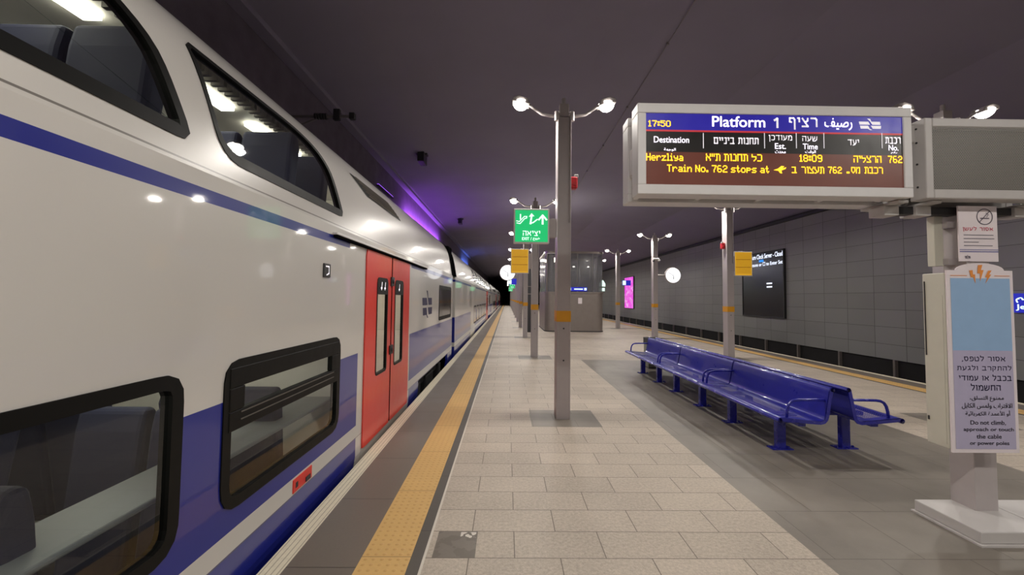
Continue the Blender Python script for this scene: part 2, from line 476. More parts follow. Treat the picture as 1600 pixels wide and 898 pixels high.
M['ceiling'] = mat_rough('dark ceiling concrete', (140, 134, 152), .6, .12)
M['ballast'] = mat_rough('dark ballast', (40, 37, 35), 22, .5)
M['concrete'] = mat_rough('platform edge concrete', (84, 80, 76), 3, .2)

# ------------------------------------------------------------------ setting
Y0, Y1 = -16.0, 190.0
PLX = 3.66                              # centre line of the island platform
def mir(x): return 2*PLX - x
def slab(name, xa, xb, m, z1=0.0, z0=-.25, bevel=0):
    return struct(MB().box(min(xa, xb), max(xa, xb), Y0, Y1, z0, z1).build(name, m, bevel=bevel))
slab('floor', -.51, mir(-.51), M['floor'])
tn = 0
for side in (lambda x: x, mir):
    for xa, xb, k, z in ((-1.50, -1.36, 'grooved', 0), (-1.36, -.922, 'slab', 0), (-.922, -.604, 'tactile', .004), (-.604, -.527, 'strip', 0), (-.527, -.51, 'line', .001)):
        tn += 1
        slab('trim_%d' % tn, side(xa), side(xb), M[k], z)
slab('wall_platform', -1.38, mir(-1.38), M['concrete'], -.25, -1.12)
slab('floor_trackbed_left', -4.9, -1.38, M['ballast'], -1.1, -1.3)
slab('floor_trackbed_right', mir(-1.38), 12.4, M['ballast'], -1.1, -1.3)
for k, xr in enumerate((-3.72, -2.28, 9.74, 11.18)):
    tn += 1
    prof = [(-.07, 0), (.07, 0), (.07, .02), (.012, .04), (.012, .12), (.036, .13), (.036, .17), (-.036, .17), (-.036, .13), (-.012, .12), (-.012, .04), (-.07, .02)]
    b = MB().prism(prof, lambda p, q, xr=xr: (xr+p[0], (Y0, Y1)[q], -1.1+p[1]))
    struct(b.build('trim_%d' % tn, M['steel']))
# right wall: cladding hung in front of a dark wall, open gap below it
struct(MB().box(12.3, 12.36, Y0, Y1, -.13, 5.2).build('wall_right', M['panels']))
struct(MB().box(12.36, 12.6, Y0, Y1, -1.3, 7.4).build('wall_right_back', M['dark_wall']))
tn += 1
struct(MB().box(12.16, 12.36, Y0, Y1, 5.2, 5.32).build('trim_%d' % tn, M['dark'], bevel=.01))
b = MB()
for k in range(40):
    y = 6.3 + k*2.12
    b.box(12.26, 12.36, y, y+.07, -1.1, -.13)
tn += 1
struct(b.build('trim_%d' % tn, M['steel']))
struct(MB().box(-5.2, -4.9, Y0, Y1, -1.3, 6.8).build('wall_left', M['left_wall']))
tn += 1
struct(MB().box(-4.9, -4.62, Y0, Y1, 6.74, 6.9).build('trim_%d' % tn, M['ceiling'], bevel=.01))
cp = [(-5.2, 6.8), (-2.5, 7.05), (2.0, 7.25), (6.0, 7.2), (9.5, 6.6), (12.6, 5.3), (12.6, 7.6), (-5.2, 7.6)]
struct(MB().prism(cp, lambda p, q: (p[0], (Y0, Y1)[q], p[1])).build('ceiling', M['ceiling']))
struct(MB().box(-5.2, 12.6, Y1, Y1+.3, -1.3, 7.6).build('wall_far', M['left_wall']))
struct(MB().box(-5.2, 12.6, Y0-.3, Y0, -1.3, 7.6).build('wall_near', M['left_wall']))

# ------------------------------------------------------------------ train
TX = -1.58
PROF = [(-.55, .10), (-.2, .03), (0, 0), (2.33, 0), (2.5, .03), (2.7, .065), (2.9, .11), (3.05, .165), (3.2, .26), (3.32, .40), (3.42, .60), (3.50, .85), (3.55, 1.12), (3.57, 1.41)]
def smooth_prof():
    out = []
    for i in range(3, len(PROF)-1):
        for k in range(4):
            t = k/4; p0, p1, p2, p3 = PROF[max(i-1, 3)], PROF[i], PROF[i+1], PROF[min(i+2, len(PROF)-1)]
            f = lambda a, b, c, d: .5*(2*b + (c-a)*t + (2*a-5*b+4*c-d)*t*t + (3*b-a-3*c+d)*t**3)
            out.append((f(p0[0], p1[0], p2[0], p3[0]), f(p0[1], p1[1], p2[1], p3[1])))
    return PROF[:3] + out + [PROF[-1]]
SP = smooth_prof()
def side_x(z, off=0.0):
    for (za, da), (zb, db) in zip(SP[:-1], SP[1:]):
        if za <= z <= zb: return TX - (da + (db-da)*(z-za)/(zb-za or 1)) + off
    return TX + off
CX = TX - 1.41
def mat_livery():
    m, nt, bs = new_mat('railway livery paint'); vec, x, y, z = coords(nt)
    n = noise(nt, vec, 1.5, 2)
    doorzone = (y.btw(4.34, 6.62) + y.btw(-9.0, -6.76)).min(1.0)
    blue = z.btw(.33, 1.09)*(1-doorzone) + z.lt(.205)*(1-doorzone)
    band = z.btw(2.175, 2.245)*(1 - (y.btw(4.05, 6.66) + y.btw(-9.1, -6.4)).min(1.0))
    blue = (blue+band).min(1.0)
    white = lin((208, 205, 200)); bl = lin((27, 38, 136))
    col = mixc(nt, n*.08, white, tuple(v*.9 for v in white))
    col = mixc(nt, blue, col, bl)
    seam = z.btw(2.348, 2.358) + z.btw(.196, .203) + y.btw(4.495, 4.503)*z.lt(2.3)
    col = mixc(nt, seam.min(1.0)*.8, col, lin((84, 78, 72)))
    nt.links.new(col, bs.inputs['Base Color'])
    bs.inputs['Roughness'].default_value = .28
    bs.inputs['Coat Weight'].default_value = .7; bs.inputs['Coat Roughness'].default_value = .045
    return m
M['livery'] = mat_livery()
M['train_red'] = paint('red door paint', (222, 52, 40), .32, var=.03, coat=.3)
M['frame_black'] = paint('black window surround', (14, 14, 13), .5)
M['frame_black'].node_tree.nodes['Principled BSDF'].inputs['Specular IOR Level'].default_value = .2
def matte(name, rgb):
    m = bpy.data.materials.new(name); m.use_nodes = True; nt = m.node_tree; nt.nodes.clear()
    out = nt.nodes.new('ShaderNodeOutputMaterial'); d = nt.nodes.new('ShaderNodeBsdfDiffuse')
    vec, x, y, z = coords(nt); n = noise(nt, vec, 8); c = lin(rgb)
    nt.links.new(mixc(nt, n, tuple(v*.8 for v in c), tuple(v*1.2 for v in c)), d.inputs[0]); nt.links.new(d.outputs[0], out.inputs[0])
    return m
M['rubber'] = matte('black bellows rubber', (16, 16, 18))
M['underframe'] = paint('dark underframe', (38, 37, 38), .6)
M['train_glass'] = glass('tinted carriage glass', (.74, .79, .79), .06)
M['dark_glass'] = paint('dark carriage glass', (52, 54, 54), .12, var=.2, scale=2, coat=.5)
M['interior'] = paint('pale interior panel', (216, 212, 204), .5)
M['saloon_floor'] = paint('saloon floor', (70, 66, 70), .5)
M['seat_blue'] = paint('navy seat cloth', (30, 34, 62), .8)
M['seat_shell'] = paint('grey seat shell', (120, 122, 124), .5)
M['strip_light'] = glow('saloon strip light', (255, 248, 226), 15.0)
M['grille_grey'] = paint('grey vent slats', (96, 92, 88), .4, .3)

def rounded(pts, n=72):
    """outline of corner points (y, z, radius) with curved corners, resampled to n points"""
    out = []; N = len(pts)
    for i, (y, z, r) in enumerate(pts):
        p = Vector((y, z)); a = Vector(pts[i-1][:2]) - p; b = Vector(pts[(i+1) % N][:2]) - p
        ra, rb = min(r, a.length*.49), min(r, b.length*.49)
        s, e = p + a.normalized()*ra, p + b.normalized()*rb
        for k in range(9):
            t = k/8; out.append(s*(1-t)**2 + p*2*t*(1-t) + e*t*t)
    L = [0]
    for i in range(len(out)): L.append(L[-1] + (out[(i+1) % len(out)]-out[i]).length)
    res = []; j = 0
    for k in range(n):
        d = L[-1]*k/n
        while L[j+1] < d: j += 1
        t = (d-L[j])/((L[j+1]-L[j]) or 1); res.append(tuple(out[j].lerp(out[(j+1) % len(out)], t)))
    return res
def inset(loop, w):
    """w(ny, nz) = inset width for outward normal (ny, nz)"""
    n = len(loop); out = []
    area = sum(loop[i][0]*loop[(i+1) % n][1]-loop[(i+1) % n][0]*loop[i][1] for i in range(n))
    sg = 1 if area > 0 else -1
    for i in range(n):
        a, b = loop[i-1], loop[(i+1) % n]; dy, dz = b[0]-a[0], b[1]-a[1]; L = math.hypot(dy, dz) or 1
        ny, nz = sg*dz/L, -sg*dy/L; ww = w(ny, nz) if callable(w) else w
        out.append((loop[i][0]-ny*ww, loop[i][1]-nz*ww))
    return out
def ring(mb, A, B, xa, xb, steps=3, fx=side_x, mi=0):
    n = len(A); vs, fs = [], []
    for s in range(steps+1):
        t = s/steps
        for i in range(n):
            y = A[i][0]*(1-t)+B[i][0]*t; z = A[i][1]*(1-t)+B[i][1]*t
            vs.append((fx(z, xa*(1-t)+xb*t), y, z))
    for s in range(steps):
        for i in range(n): fs.append((s*n+i, s*n+(i+1) % n, (s+1)*n+(i+1) % n, (s+1)*n+i))
    mb.add(vs, fs, mi)
def sheet(mb, A, off, fx=side_x, steps=4, mi=0):
    c = (sum(p[0] for p in A)/len(A), sum(p[1] for p in A)/len(A))
    B = [(c[0]+(p[0]-c[0])*.02, c[1]+(p[1]-c[1])*.02) for p in A]
    ring(mb, A, B, off, off, steps, fx, mi); n = len(A)
    mb.add([(fx(p[1], off), p[0], p[1]) for p in B], [tuple(range(n))], mi)

# window outlines: y, z, corner radius, in carriage coordinates
def upper_outline(y0, y1): return rounded([(y0+.03, 2.455, .16), (y1, 2.455, .10), (y1-.22, 3.075, .62), (y0-.11, 3.06, .05)])
def lower_outline(y0, y1): return rounded([(y0, .45, .16), (y1, .45, .16), (y1, 1.315, .13), (y0, 1.315, .13)])
UPPER = [(.26, 2.045), (2.22, 3.94)]
LOWER = [(.42, 2.015), (2.30, 3.875)]
UP_W = lambda ny, nz: .028 + .04*max(0, -nz) + .02*max(0, ny)
CAR_A, CAR_B = -14.5, 11.72            # ends of the nearest carriage
DOOR = (4.515, 6.51)

def door_leaf(parent, ya, yb, wy0, wy1, marks):
    d_out = [(ya, .02), (yb, .02), (yb, 2.225), (ya, 2.225)]
    O = rounded([(ya, .02, .01), (yb, .02, .01), (yb, 2.225, .02), (ya, 2.225, .02)])
    Wn = rounded([(wy0, .735, .06), (wy1, .735, .06), (wy1, 1.93, .08), (wy0, 1.93, .08)])
    # match loops by angle so that the ring does not twist
    def reorder(loop, c):
        return sorted(loop, key=lambda p: math.atan2((p[1]-c[1])/1.1, (p[0]-c[0])/.5))
    c = ((wy0+wy1)/2, 1.33)
    O2 = reorder(O, c); W2 = reorder(Wn, c)
    mb = MB(); ring(mb, O2, W2, .012, .012, 1); ring(mb, O2, O2, -.03, .012, 1)
    leaf = mb.build('door', M['train_red'], parent)
    mb = MB(); IN = inset(Wn, .028)
    ring(mb, Wn, IN, .016, .016, 1); ring(mb, Wn, Wn, -.02, .016, 1); ring(mb, IN, IN, .016, -.02, 1)
    sheet(mb, rounded([(wy0+.02, 1.72, .01), (wy1-.02, 1.72, .01), (wy1-.02, 1.915, .06), (wy0+.02, 1.915, .06)], 40), .017)
    mb.build('window_frame', M['frame_black'], leaf)
    mb = MB(); sheet(mb, IN, .0); mb.build('window_pane', M['train_glass'], leaf)
    fn = lambda u, v: (side_x(v, .0195), u, v); yc = (wy0+wy1)/2
    for q in marks:
        mb = MB(); line2(mb, [(yc+q, 1.78), (yc+q+.02, 1.87)], .022, fn); rect2(mb, yc+q-.03, yc+q+.03, 1.79, 1.81, fn)
        mb.build('sticker', M['white_print'], leaf)
    return leaf

def carriage(near):
    """near: the carriage beside the camera, with open windows and a furnished saloon"""
    ya, yb = CAR_A, CAR_B
    car = thing('train_carriage', 'x', 'train carriage', (0, 0, 0), 'carriages of the double deck train')
    N = len(SP)
    half = [(side_x(z), z) for z, d in SP]
    outer = half + [(2*CX-x, z) for x, z in half[-2::-1]]
    T = .05
    inner = []
    for i, (x, z) in enumerate(outer):
        a = outer[max(i-1, 0)]; b = outer[min(i+1, len(outer)-1)]; dx, dz = b[0]-a[0], b[1]-a[1]; L = math.hypot(dx, dz)
        inner.append((x - dz/L*T, z + dx/L*T) if near else (x, z))
    mb = MB(); n = len(outer)
    if near:
        vs = [(x, y, z) for y in (ya, yb) for x, z in outer] + [(x, y, z) for y in (ya, yb) for x, z in inner]
        fs = []
        for i in range(n-1):
            fs.append((i, i+1, n+i+1, n+i)); fs.append((2*n+i, 3*n+i, 3*n+i+1, 2*n+i+1))
            fs.append((i, 2*n+i, 2*n+i+1, i+1)); fs.append((n+i, n+i+1, 3*n+i+1, 3*n+i))
        for i in (0, n-1): fs.append((i, n+i, 3*n+i, 2*n+i))
        mb.add(vs, fs)
    else:
        mb.prism(outer, lambda p, q: (p[0], (ya, yb)[q], p[1]))
    body = mb.build('body_shell', M['livery'], car)
    cut = MB()
    if near:
        cl = []
        for y0, y1 in UPPER: cl.append(inset(upper_outline(y0, y1), .012))
        for y0, y1 in LOWER: cl.append(inset(lower_outline(y0, y1), .012))
        cl.append([(DOOR[0]+.02, .05), (DOOR[1]-.02, .05), (DOOR[1]-.02, 2.2), (DOOR[0]+.02, 2.2)])
        for A in cl: cut.prism(A, lambda p, q: ((-2.2, -1.3)[q], p[0], p[1]))
    cut.box(-5.0, -1.3, 7.35, 10.9, -.8, .19)
    cutter = cut.build('cutter', M['rubber'])
    mod = body.modifiers.new('cut', 'BOOLEAN'); mod.object = cutter; mod.operation = 'DIFFERENCE'; mod.solver = 'EXACT'
    dg = bpy.context.evaluated_depsgraph_get(); dg.update()
    me = bpy.data.meshes.new_from_object(body.evaluated_get(dg)); old = body.data
    body.modifiers.clear(); body.data = me; me.name = 'body_shell'
    bpy.data.meshes.remove(old)
    cm = cutter.data; bpy.data.objects.remove(cutter); bpy.data.meshes.remove(cm)
    # smooth the curved cheek only
    bm = bmesh.new(); bm.from_mesh(me)
    for f in bm.faces: f.smooth = abs(f.normal.y) < .3 and f.normal.z > .02
    for e in bm.edges:
        if len(e.link_faces) == 2 and e.calc_face_angle(0) > .5: e.smooth = False
    bm.to_mesh(me); bm.free()
    # ends
    for y, s in ((yb, 1), (ya, -1)):
        MB().box(2*CX-TX+.12, TX-.12, y, y+.30*s, -.5, 3.2).build('gangway_bellows', M['rubber'], car, bevel=.05)
    mb = MB(); half2 = [(side_x(z, .02), z) for z, d in SP if z > .0]
    pts = half2 + [(2*CX-x, z) for x, z in half2[-2::-1]]
    for q0, q1 in ((yb-.14, yb+.14), (ya-.14, ya+.14)):
        mb = MB(); mb.prism(pts, lambda p, q: (p[0], (q0, q1)[q], p[1]))
        mb.build('end_frame', M['rubber'], car)
    # rain gutter over the door
    mb = MB(); mb.box(TX-.02, TX+.042, 3.64, 7.82, 2.250, 2.272)
    gt = mb.build('rain_gutter', M['aluminium'], car, bevel=.006)
    MB().box(TX-.01, TX+.036, 3.66, 7.80, 2.228, 2.250).build('gutter_shade_strip', M['rubber'], gt)  # dark strip paints in the shade beneath the gutter
    # doors
    ym = (DOOR[0]+DOOR[1])/2
    door_leaf(car, DOOR[0], ym-.006, 4.885, 5.335, (-.07, .07))
    door_leaf(car, ym+.006, DOOR[1], 5.665, 6.125, (-.03,))
    mb = MB(); mb.box(TX-.03, TX+.016, ym-.012, ym+.012, .03, 2.22)
    mb.build('door_seal', M['rubber'], car)
    for z in (1.90, .98):
        mb = MB(); mb.box(TX, TX+.03, ym-.07, ym+.07, z-.06, z+.06); mb.dome((TX+.03, ym, z), .035, (1, 0, 0), .5)
        mb.build('door_button', M['dark'], car, bevel=.01)
    # small windows
    A = rounded([(9.40, 1.15, .03), (11.42, 1.15, .03), (11.42, 1.98, .03), (9.40, 1.98, .03)], 48)
    mb = MB(); IN = inset(A, .09); ring(mb, A, IN, .006, .006, 1); ring(mb, A, A, -.01, .006, 1)
    w = mb.build('window_frame', M['frame_black'], car)
    mb = MB(); sheet(mb, IN, .003); mb.build('window_pane', M['dark_glass'], w)
    # vent window by the roof
    A = rounded([(4.78, 2.885, .05), (6.36, 2.875, .05), (5.80, 3.065, .06), (4.34, 3.045, .03)], 56)
    mb = MB(); sheet(mb, A, .004); v = mb.build('roof_vent', M['frame_black'], car)
    mb = MB()
    for k in range(5):
        z = 2.905 + k*.03
        mb.add([(side_x(z, .006), 4.86-.10*k*.9, z), (side_x(z, .006), 6.18-.1*k, z), (side_x(z+.012, .02), 6.18-.1*k, z+.012), (side_x(z+.012, .02), 4.86-.1*k*.9, z+.012)], [(0, 1, 2, 3)])
    mb.build('vent_slat', M['grille_grey'], v)
    # markings
    fn = lambda u, v: (side_x(v, .002), u, v)
    mb = MB(); emblem(mb, 7.56, 8.56, 1.28, 1.83, fn); mb.build('emblem', M['navy_print'], car)
    mb = MB(); mb.box(TX-.01, TX+.012, 3.47, 3.60, 1.855, 1.975); sb = mb.build('lock_box', M['dark'], car, bevel=.006)
    mb = MB(); fn2 = lambda u, v: (TX+.0135, u, v); line2(mb, [(3.50, 1.95), (3.56, 1.95), (3.56, 1.89), (3.515, 1.875)], .012, fn2); mb.build('lock_slot', M['white_print'], sb)
    mb = MB(); mb.box(TX-.01, TX+.006, 3.085, 3.375, .215, .315)
    hx = mb.build('hatch', M['train_red'], car, bevel=.004)
    mb = MB(); mb.box(TX+.005, TX+.009, 3.12, 3.15, .245, .285); mb.build('hatch_latch', M['dark'], hx); MB().box(TX+.005, TX+.012, 3.27, 3.34, .225, .26).build('hatch_latch', M['dark'], hx)
    # bogie
    for yc in (9.1,):
        mb = MB(); mb.box(-2.45, -1.80, yc-1.55, yc+1.55, -.62, -.38); mb.box(-1.86, -1.70, yc-.42, yc+.42, -.55, .02)
        mb.box(-2.0, -1.68, yc-1.35, yc-1.05, -.5, .05); mb.box(-2.0, -1.68, yc+1.05, yc+1.35, -.5, .05)
        mb.box(-2.6, -1.75, yc-1.5, yc+1.5, -.1, .12)
        bg = mb.build('bogie', M['underframe'], car, bevel=.03)
        for s in (-1.05, 1.05):
            for xw in (-3.72, -2.28):
                w = MB().tube([(xw-.06, yc+s, -.49), (xw+.06, yc+s, -.49)], .44, 28); w.build('wheel', M['steel'], bg)
    if not near:
        for k in range(7):
            y0 = 2.22 - k*1.96 if k < 6 else None
            if y0 is None: continue
            A = upper_outline(y0, y0+1.72); mb = MB(); IN = inset(A, UP_W)
            ring(mb, A, IN, .004, .004, 2); f = mb.build('window_frame', M['frame_black'], car)
            mb = MB(); sheet(mb, IN, .002); mb.build('window_pane', M['dark_glass'], f)
            A = lower_outline(y0+.08, y0+1.65); mb = MB(); IN = inset(A, .07)
            ring(mb, A, IN, .004, .004, 1); f = mb.build('window_frame', M['frame_black'], car)
            mb = MB(); sheet(mb, IN, .002); mb.build('window_pane', M['dark_glass'], f)
        return car
    # --- the nearest carriage: real openings
    for y0, y1 in UPPER:
        A = upper_outline(y0, y1); IN = inset(A, UP_W); mb = MB()
        ring(mb, A, IN, .006, .004, 2); ring(mb, A, A, -.02, .006, 1); ring(mb, IN, IN, .004, -.05, 1)
        f = mb.build('window_frame', M['frame_black'], car, smooth=False)
        mb = MB(); sheet(mb, IN, -.012, steps=8); mb.build('window_pane', M['train_glass'], f, smooth=True)
    for k, (y0, y1) in enumerate(LOWER):
        A = lower_outline(y0, y1); IN = inset(A, .068); mb = MB()
        ring(mb, A, IN, .008, .008, 1); ring(mb, A, A, -.02, .008, 1); ring(mb, IN, IN, .008, -.05, 1)
        f = mb.build('window_frame', M['frame_black'], car)
        mb = MB(); sheet(mb, IN, -.01); mb.build('window_pane', M['train_glass'], f)
        if k == 1:
            mb = MB(); mb.box(TX-.03, TX+.012, 2.34, 3.83, .905, 1.02)
            mb.box(TX-.03, TX+.012, 2.34, 2.475, 1.021, 1.154); mb.box(TX-.03, TX+.012, 3.68, 3.83, 1.021, 1.154); mb.box(TX-.03, TX+.012, 2.34, 3.83, 1.155, 1.27)
            hp = mb.build('hopper_window_frame', M['frame_black'], f, bevel=.006)
            mb = MB(); mb.box(TX+.010, TX+.016, 2.44, 3.72, .998, 1.006); mb.box(TX+.010, TX+.016, 2.44, 3.72, .955, .962)
            mb.build('hopper_rail', M['grille_grey'], f)
    # saloon
    mb = MB(); xl, xr = 2*CX-TX+.09, TX-.09
    mb.box(xl, xr, ya+.1, 4.22, 1.42, 1.60); mb.box(xl, xr, 7.04, yb-.1, 1.42, 1.60); mb.box(xl, xr, 4.22, 7.0, 2.31, 2.38); mb.box(xl, xr, 4.22, 4.26, 1.5, 2.31); mb.box(xl, xr, ya+.1, yb-.1, -.62, -.55)
    mb.build('saloon_floor', M['saloon_floor'], car)
    mb = MB(); mb.box(xl-.02, xl, ya+.1, yb-.1, -.5, 2.6)
    mb.add([(xl, y, z) for y in (ya+.1, yb-.1) for z in (2.6,)] + [(xl+.16, y, 3.1) for y in (ya+.1, yb-.1)], [(0, 1, 3, 2)])
    mb.add([(xl+.16, ya+.1, 3.1), (xl+.16, yb-.1, 3.1), (xl+.7, yb-.1, 3.36), (xl+.7, ya+.1, 3.36)], [(0, 1, 2, 3)])
    mb.add([(xl+.7, ya+.1, 3.36), (xl+.7, yb-.1, 3.36), (xr-.5, yb-.1, 3.36), (xr-.5, ya+.1, 3.36)], [(0, 1, 2, 3)])
    mb.add([(xr-.5, ya+.1, 3.36), (xr-.5, yb-.1, 3.36), (xr-.22, yb-.1, 3.2), (xr-.22, ya+.1, 3.2)], [(0, 1, 2, 3)])
    mb.box(xl, xr, 4.12, 4.16, -.55, 1.42); 
    for y in (7.0, -1.5):
        mb.prism([(xl, -.55), (xr, -.55), (xr, 2.5), (xr-.32, 3.18), (xr-.5, 3.36), (xl+.5, 3.36), (xl+.32, 3.18), (xl, 2.5)], lambda p, q, y=y: (p[0], y+.04*q, p[1]))
    mb.build('saloon_lining', M['interior'], car)
    mb = MB(); mb.box(-2.9, -2.86, 4.3, 6.9, -.02, 2.3); mb.box(xl, xr, 4.22, 4.30, .0, 1.4); mb.box(xl, xr, 4.25, 6.9, -.08, -.03)
    mb.build('vestibule_lining', M['interior'], car)
    MB().box(-2.4, -2.0, 4.9, 6.2, 2.26, 2.28).build('strip_light', M['strip_light'], car)
    for xs in (-2.5, -3.5):
        for k in range(6):
            y = .35 + k*1.17
            MB().box(xs-.055, xs+.055, y, y+.86, 3.325, 3.35).build('strip_light', M['strip_light'], car)
        for k in range(4):
            y = .2 + k*1.0
            MB().box(xs-.05, xs+.05, y, y+.6, 1.38, 1.41).build('strip_light', M['strip_light'], car)
    mb = MB()
    for k in range(60):
        y = .1 + k*.075
        mb.box(-2.27, -2.17, y, y+.03, 3.28, 3.345)
    mb.build('air_grille', M['grille_grey'], car)
    MB().box(-2.05, -1.72, -1.4, 4.1, .66, .69).build('window_shelf', M['seat_shell'], car, bevel=.01)
    def seat(x, y, z, flip):
        s = -1 if flip else 1
        mb = MB()
        P = [(0, .42), (.10, .42), (.20, 1.10), (.245, 1.38), (.20, 1.50), (.12, 1.50), (.09, 1.36), (.06, 1.05)]
        mb.prism(P, lambda p, q: (x+(-.22, .22)[q], y+s*p[0], z+p[1]))
        st = mb.build('seat', M['seat_blue'], car, bevel=.035, seg=3)
        MB().box(x-.22, x+.22, min(y-s*.44, y+s*.06), max(y-s*.44, y+s*.06), z+.36, z+.47).build('seat_cushion', M['seat_blue'], st, bevel=.03)
        MB().box(x-.18, x+.18, y-.1, y+.06, z, z+.36).build('seat_base', M['seat_shell'], st)
    for x in (-2.06, -2.54, -3.45, -3.92):
        for k, (y, fl) in enumerate(((.35, 0), (1.05, 1), (1.95, 0), (3.30, 0), (3.90, 0))):
            seat(x, y, 1.60, fl)
    for x in (-2.06, -2.54, -3.45, -3.92):
        for y, fl in ((.5, 0), (1.75, 1), (2.55, 0), (3.5, 1)):
            seat(x, y, -.55, fl)
    return car

car1 = carriage(True)
car1['label'] = 'nearest white and blue double deck carriage with see-through saloon windows and seats'
car2 = carriage(False)
car2.location = (0, 26.82, 0)
ords = ['third', 'fourth', 'fifth', 'sixth']
car2['label'] = 'second double deck carriage of the train, just beyond the black gap'
for k, w in enumerate(ords):
    c = copy_tree(car2); c.location = (0, 26.82*(k+2), 0)
    c['label'] = '%s carriage from the camera in the long double deck train' % w

# ------------------------------------------------------------------ lamp posts
def lamp_post():
    t = thing('lamp_post', 'x', 'lamp post', (0, 0, 0), 'lamp posts along the platform')
    mb = MB(); w, d = .098, .13
    mb.box(-w, -w+.022, -d, d, 0, 4.36); mb.box(w-.022, w, -d, d, 0, 4.36); mb.box(-w+.021, w-.021, -d+.035, d-.035, 0, 4.34)
    col = mb.build('column', M['pole'], t, bevel=.004)
    mb = MB(); mb.box(-w+.022, w-.022, -d+.004, -d+.036, 0, 2.78); mb.box(-w+.022, w-.022, d-.036, d-.004, 0, 2.78)
    cv = mb.build('cover_plate', M['pole'], t)
    mb = MB()
    for z in (.82, 1.27):
        mb.tube([(0, -d+.006, z), (0, -d-.003, z)], .012, 10)
    mb.build('screw', M['dark'], cv)
    MB().box(-w-.004, w+.004, -d-.004, d+.004, 1.365, 1.52).build('yellow_band', M['yellow_band'], t)
    mb = MB(); mb.box(-.07, .07, -.07, .07, 4.36, 4.55); mb.tube([(0, 0, 4.55), (0, 0, 4.66)], .03, 10)
    for sx in (-.11, .11): mb.tube([(sx, -.09, 4.28), (sx, -.09, 4.42)], .035, 12)
    mb.build('head_bracket', M['pole'], t, bevel=.006)
    for s in (-1, 1):
        pts = [(s*.06, 0, 4.40), (s*.2, 0, 4.395), (s*.32, 0, 4.42), (s*.44, 0, 4.50), (s*.56, 0, 4.585)]
        arm = MB().tube(pts, [.028, .024, .022, .020, .02], 10).build('arm', M['pole'], t, smooth=True)
        mb = MB()
        a = s*.10
        def P(p, q, s=s): return (s*.64 + p[0]*s, p[2], 4.60 + p[1])
        sec = [(-.13, -.055), (.13, -.005), (.12, .05), (.03, .075), (-.10, .03)]
        mb.prism(sec, lambda p, q, s=s: (s*(.635+p[0]), (-.095, .095)[q], 4.585+p[1]))
        h = mb.build('lamp_head', M['pole'], arm, bevel=.012)
    for s in (-1, 1):
        mb = MB(); mb.dome((s*.635, 0, 4.585), .115, (0, -.0, -1), .95, 16, 5)
        mb.build('lamp_lens', M['lens'], t, smooth=True)
        ld = bpy.data.lights.new('floodlight', 'AREA'); ld.shape = 'DISK'; ld.size = .2; ld.energy = LAMP_POWER
        ld.color = LAMP_COLOUR
        lo = bpy.data.objects.new('floodlight', ld); COL.objects.link(lo); lo.parent = t
        lo.location = (s*.635, 0, 4.465)
    return t
LX, RX = .81, 6.51
ORD = ['first', 'second', 'third', 'fourth', 'fifth', 'sixth', 'seventh', 'eighth', 'ninth', 'tenth', 'eleventh', 'twelfth', 'thirteenth', 'fourteenth', 'fifteenth']
proto = lamp_post()
posts = []
left_special = {0: 'nearest grey lamp post, beside the green exit sign', 1: 'second left-row lamp post, with the yellow timetable sheet', 2: 'third left-row lamp post, holding the round lit clock'}
right_special = {0: 'right-row lamp post hidden beside the departure board stand', 1: 'right-row lamp post behind the benches, with yellow timetable', 2: 'right-row lamp post holding the round lit clock', 3: 'right-row lamp post in front of the pink screen', 4: 'right-row lamp post beside the steel lift shaft'}
for side, xx, spec, cnt in (('left', LX, left_special, 15), ('right', RX, right_special, 9)):
    for k in range(-2, cnt):
        if side == 'right' and k in (0,):
            pass
        o = proto if not posts else copy_tree(proto)
        posts.append(o); o.location = (xx, 5.86 + 5.92*k, 0)
        if k < 0: o['label'] = 'lamp post of the %s row behind the viewer, %s one back' % (side, ('nearest', 'farther')[-k-1])
        else: o['label'] = spec.get(k, '%s lamp post of the %s row, counted from the camera' % (ORD[k], side))

# ------------------------------------------------------------------ things on the posts
def exit_sign(x0, x1, y, z0, z1, side, label):
    cx = (x0+x1)/2
    t = thing('exit_sign', label, 'sign', (cx, y, z0), 'green exit signs')
    hw, hh = (x1-x0)/2, z1-z0
    MB().box(-hw, hw, -.05, .05, 0, hh).build('housing', M['aluminium'], t, bevel=.008)
    bx = hw + .10
    MB().box(min(side*hw, side*bx), max(side*hw, side*bx), -.045, .045, hh*.18, hh*.72).build('bracket', M['pole'], t, bevel=.004)
    fn = lambda u, v: (-hw+u*2*hw, -.052, v*hh)
    mb = MB(); rect2(mb, .045, .955, .04, .955, fn); p = mb.build('panel', M['sign_green'], t)
    fn = lambda u, v: (-hw+u*2*hw, -.054, v*hh); mb = MB()
    line2(mb, [(.08, .64), (.16, .62), (.30, .77), (.37, .77), (.36, .72), (.31, .71), (.18, .56), (.09, .58)], .025, fn)
    line2(mb, [(.19, .69), (.19, .83)], .035, fn)
    line2(mb, [(.47, .56), (.50, .78)], .05, fn); shape2(mb, [(.42, .76), (.58, .78), (.50, .87)], fn); line2(mb, [(.47, .57), (.55, .60), (.66, .69)], .035, fn)
    line2(mb, [(.81, .56), (.81, .78)], .055, fn); line2(mb, [(.70, .68), (.81, .81), (.92, .68)], .05, fn)
    text(mb, hebrew('יציאה'), .25, .75, .21, .36, fn, .03)
    text(mb, 'EXIT', .24, .44, .09, .17, fn, .03); line2(mb, [(.48, .09), (.50, .17)], .012, fn)
    text(mb, arabic('خروج'), .54, .74, .08, .17, fn, .03)
    mb.build('lettering', M['sign_white'], p)
    return t
PY = [5.86 + 5.92*k for k in range(12)]
exit_sign(.085, .605, PY[0], 2.49, 2.995, 1, 'square green exit sign on the nearest lamp post')
exit_sign(.16, .60, PY[4], 2.40, 2.84, 1, 'small distant green exit sign, on the fifth left-row post')
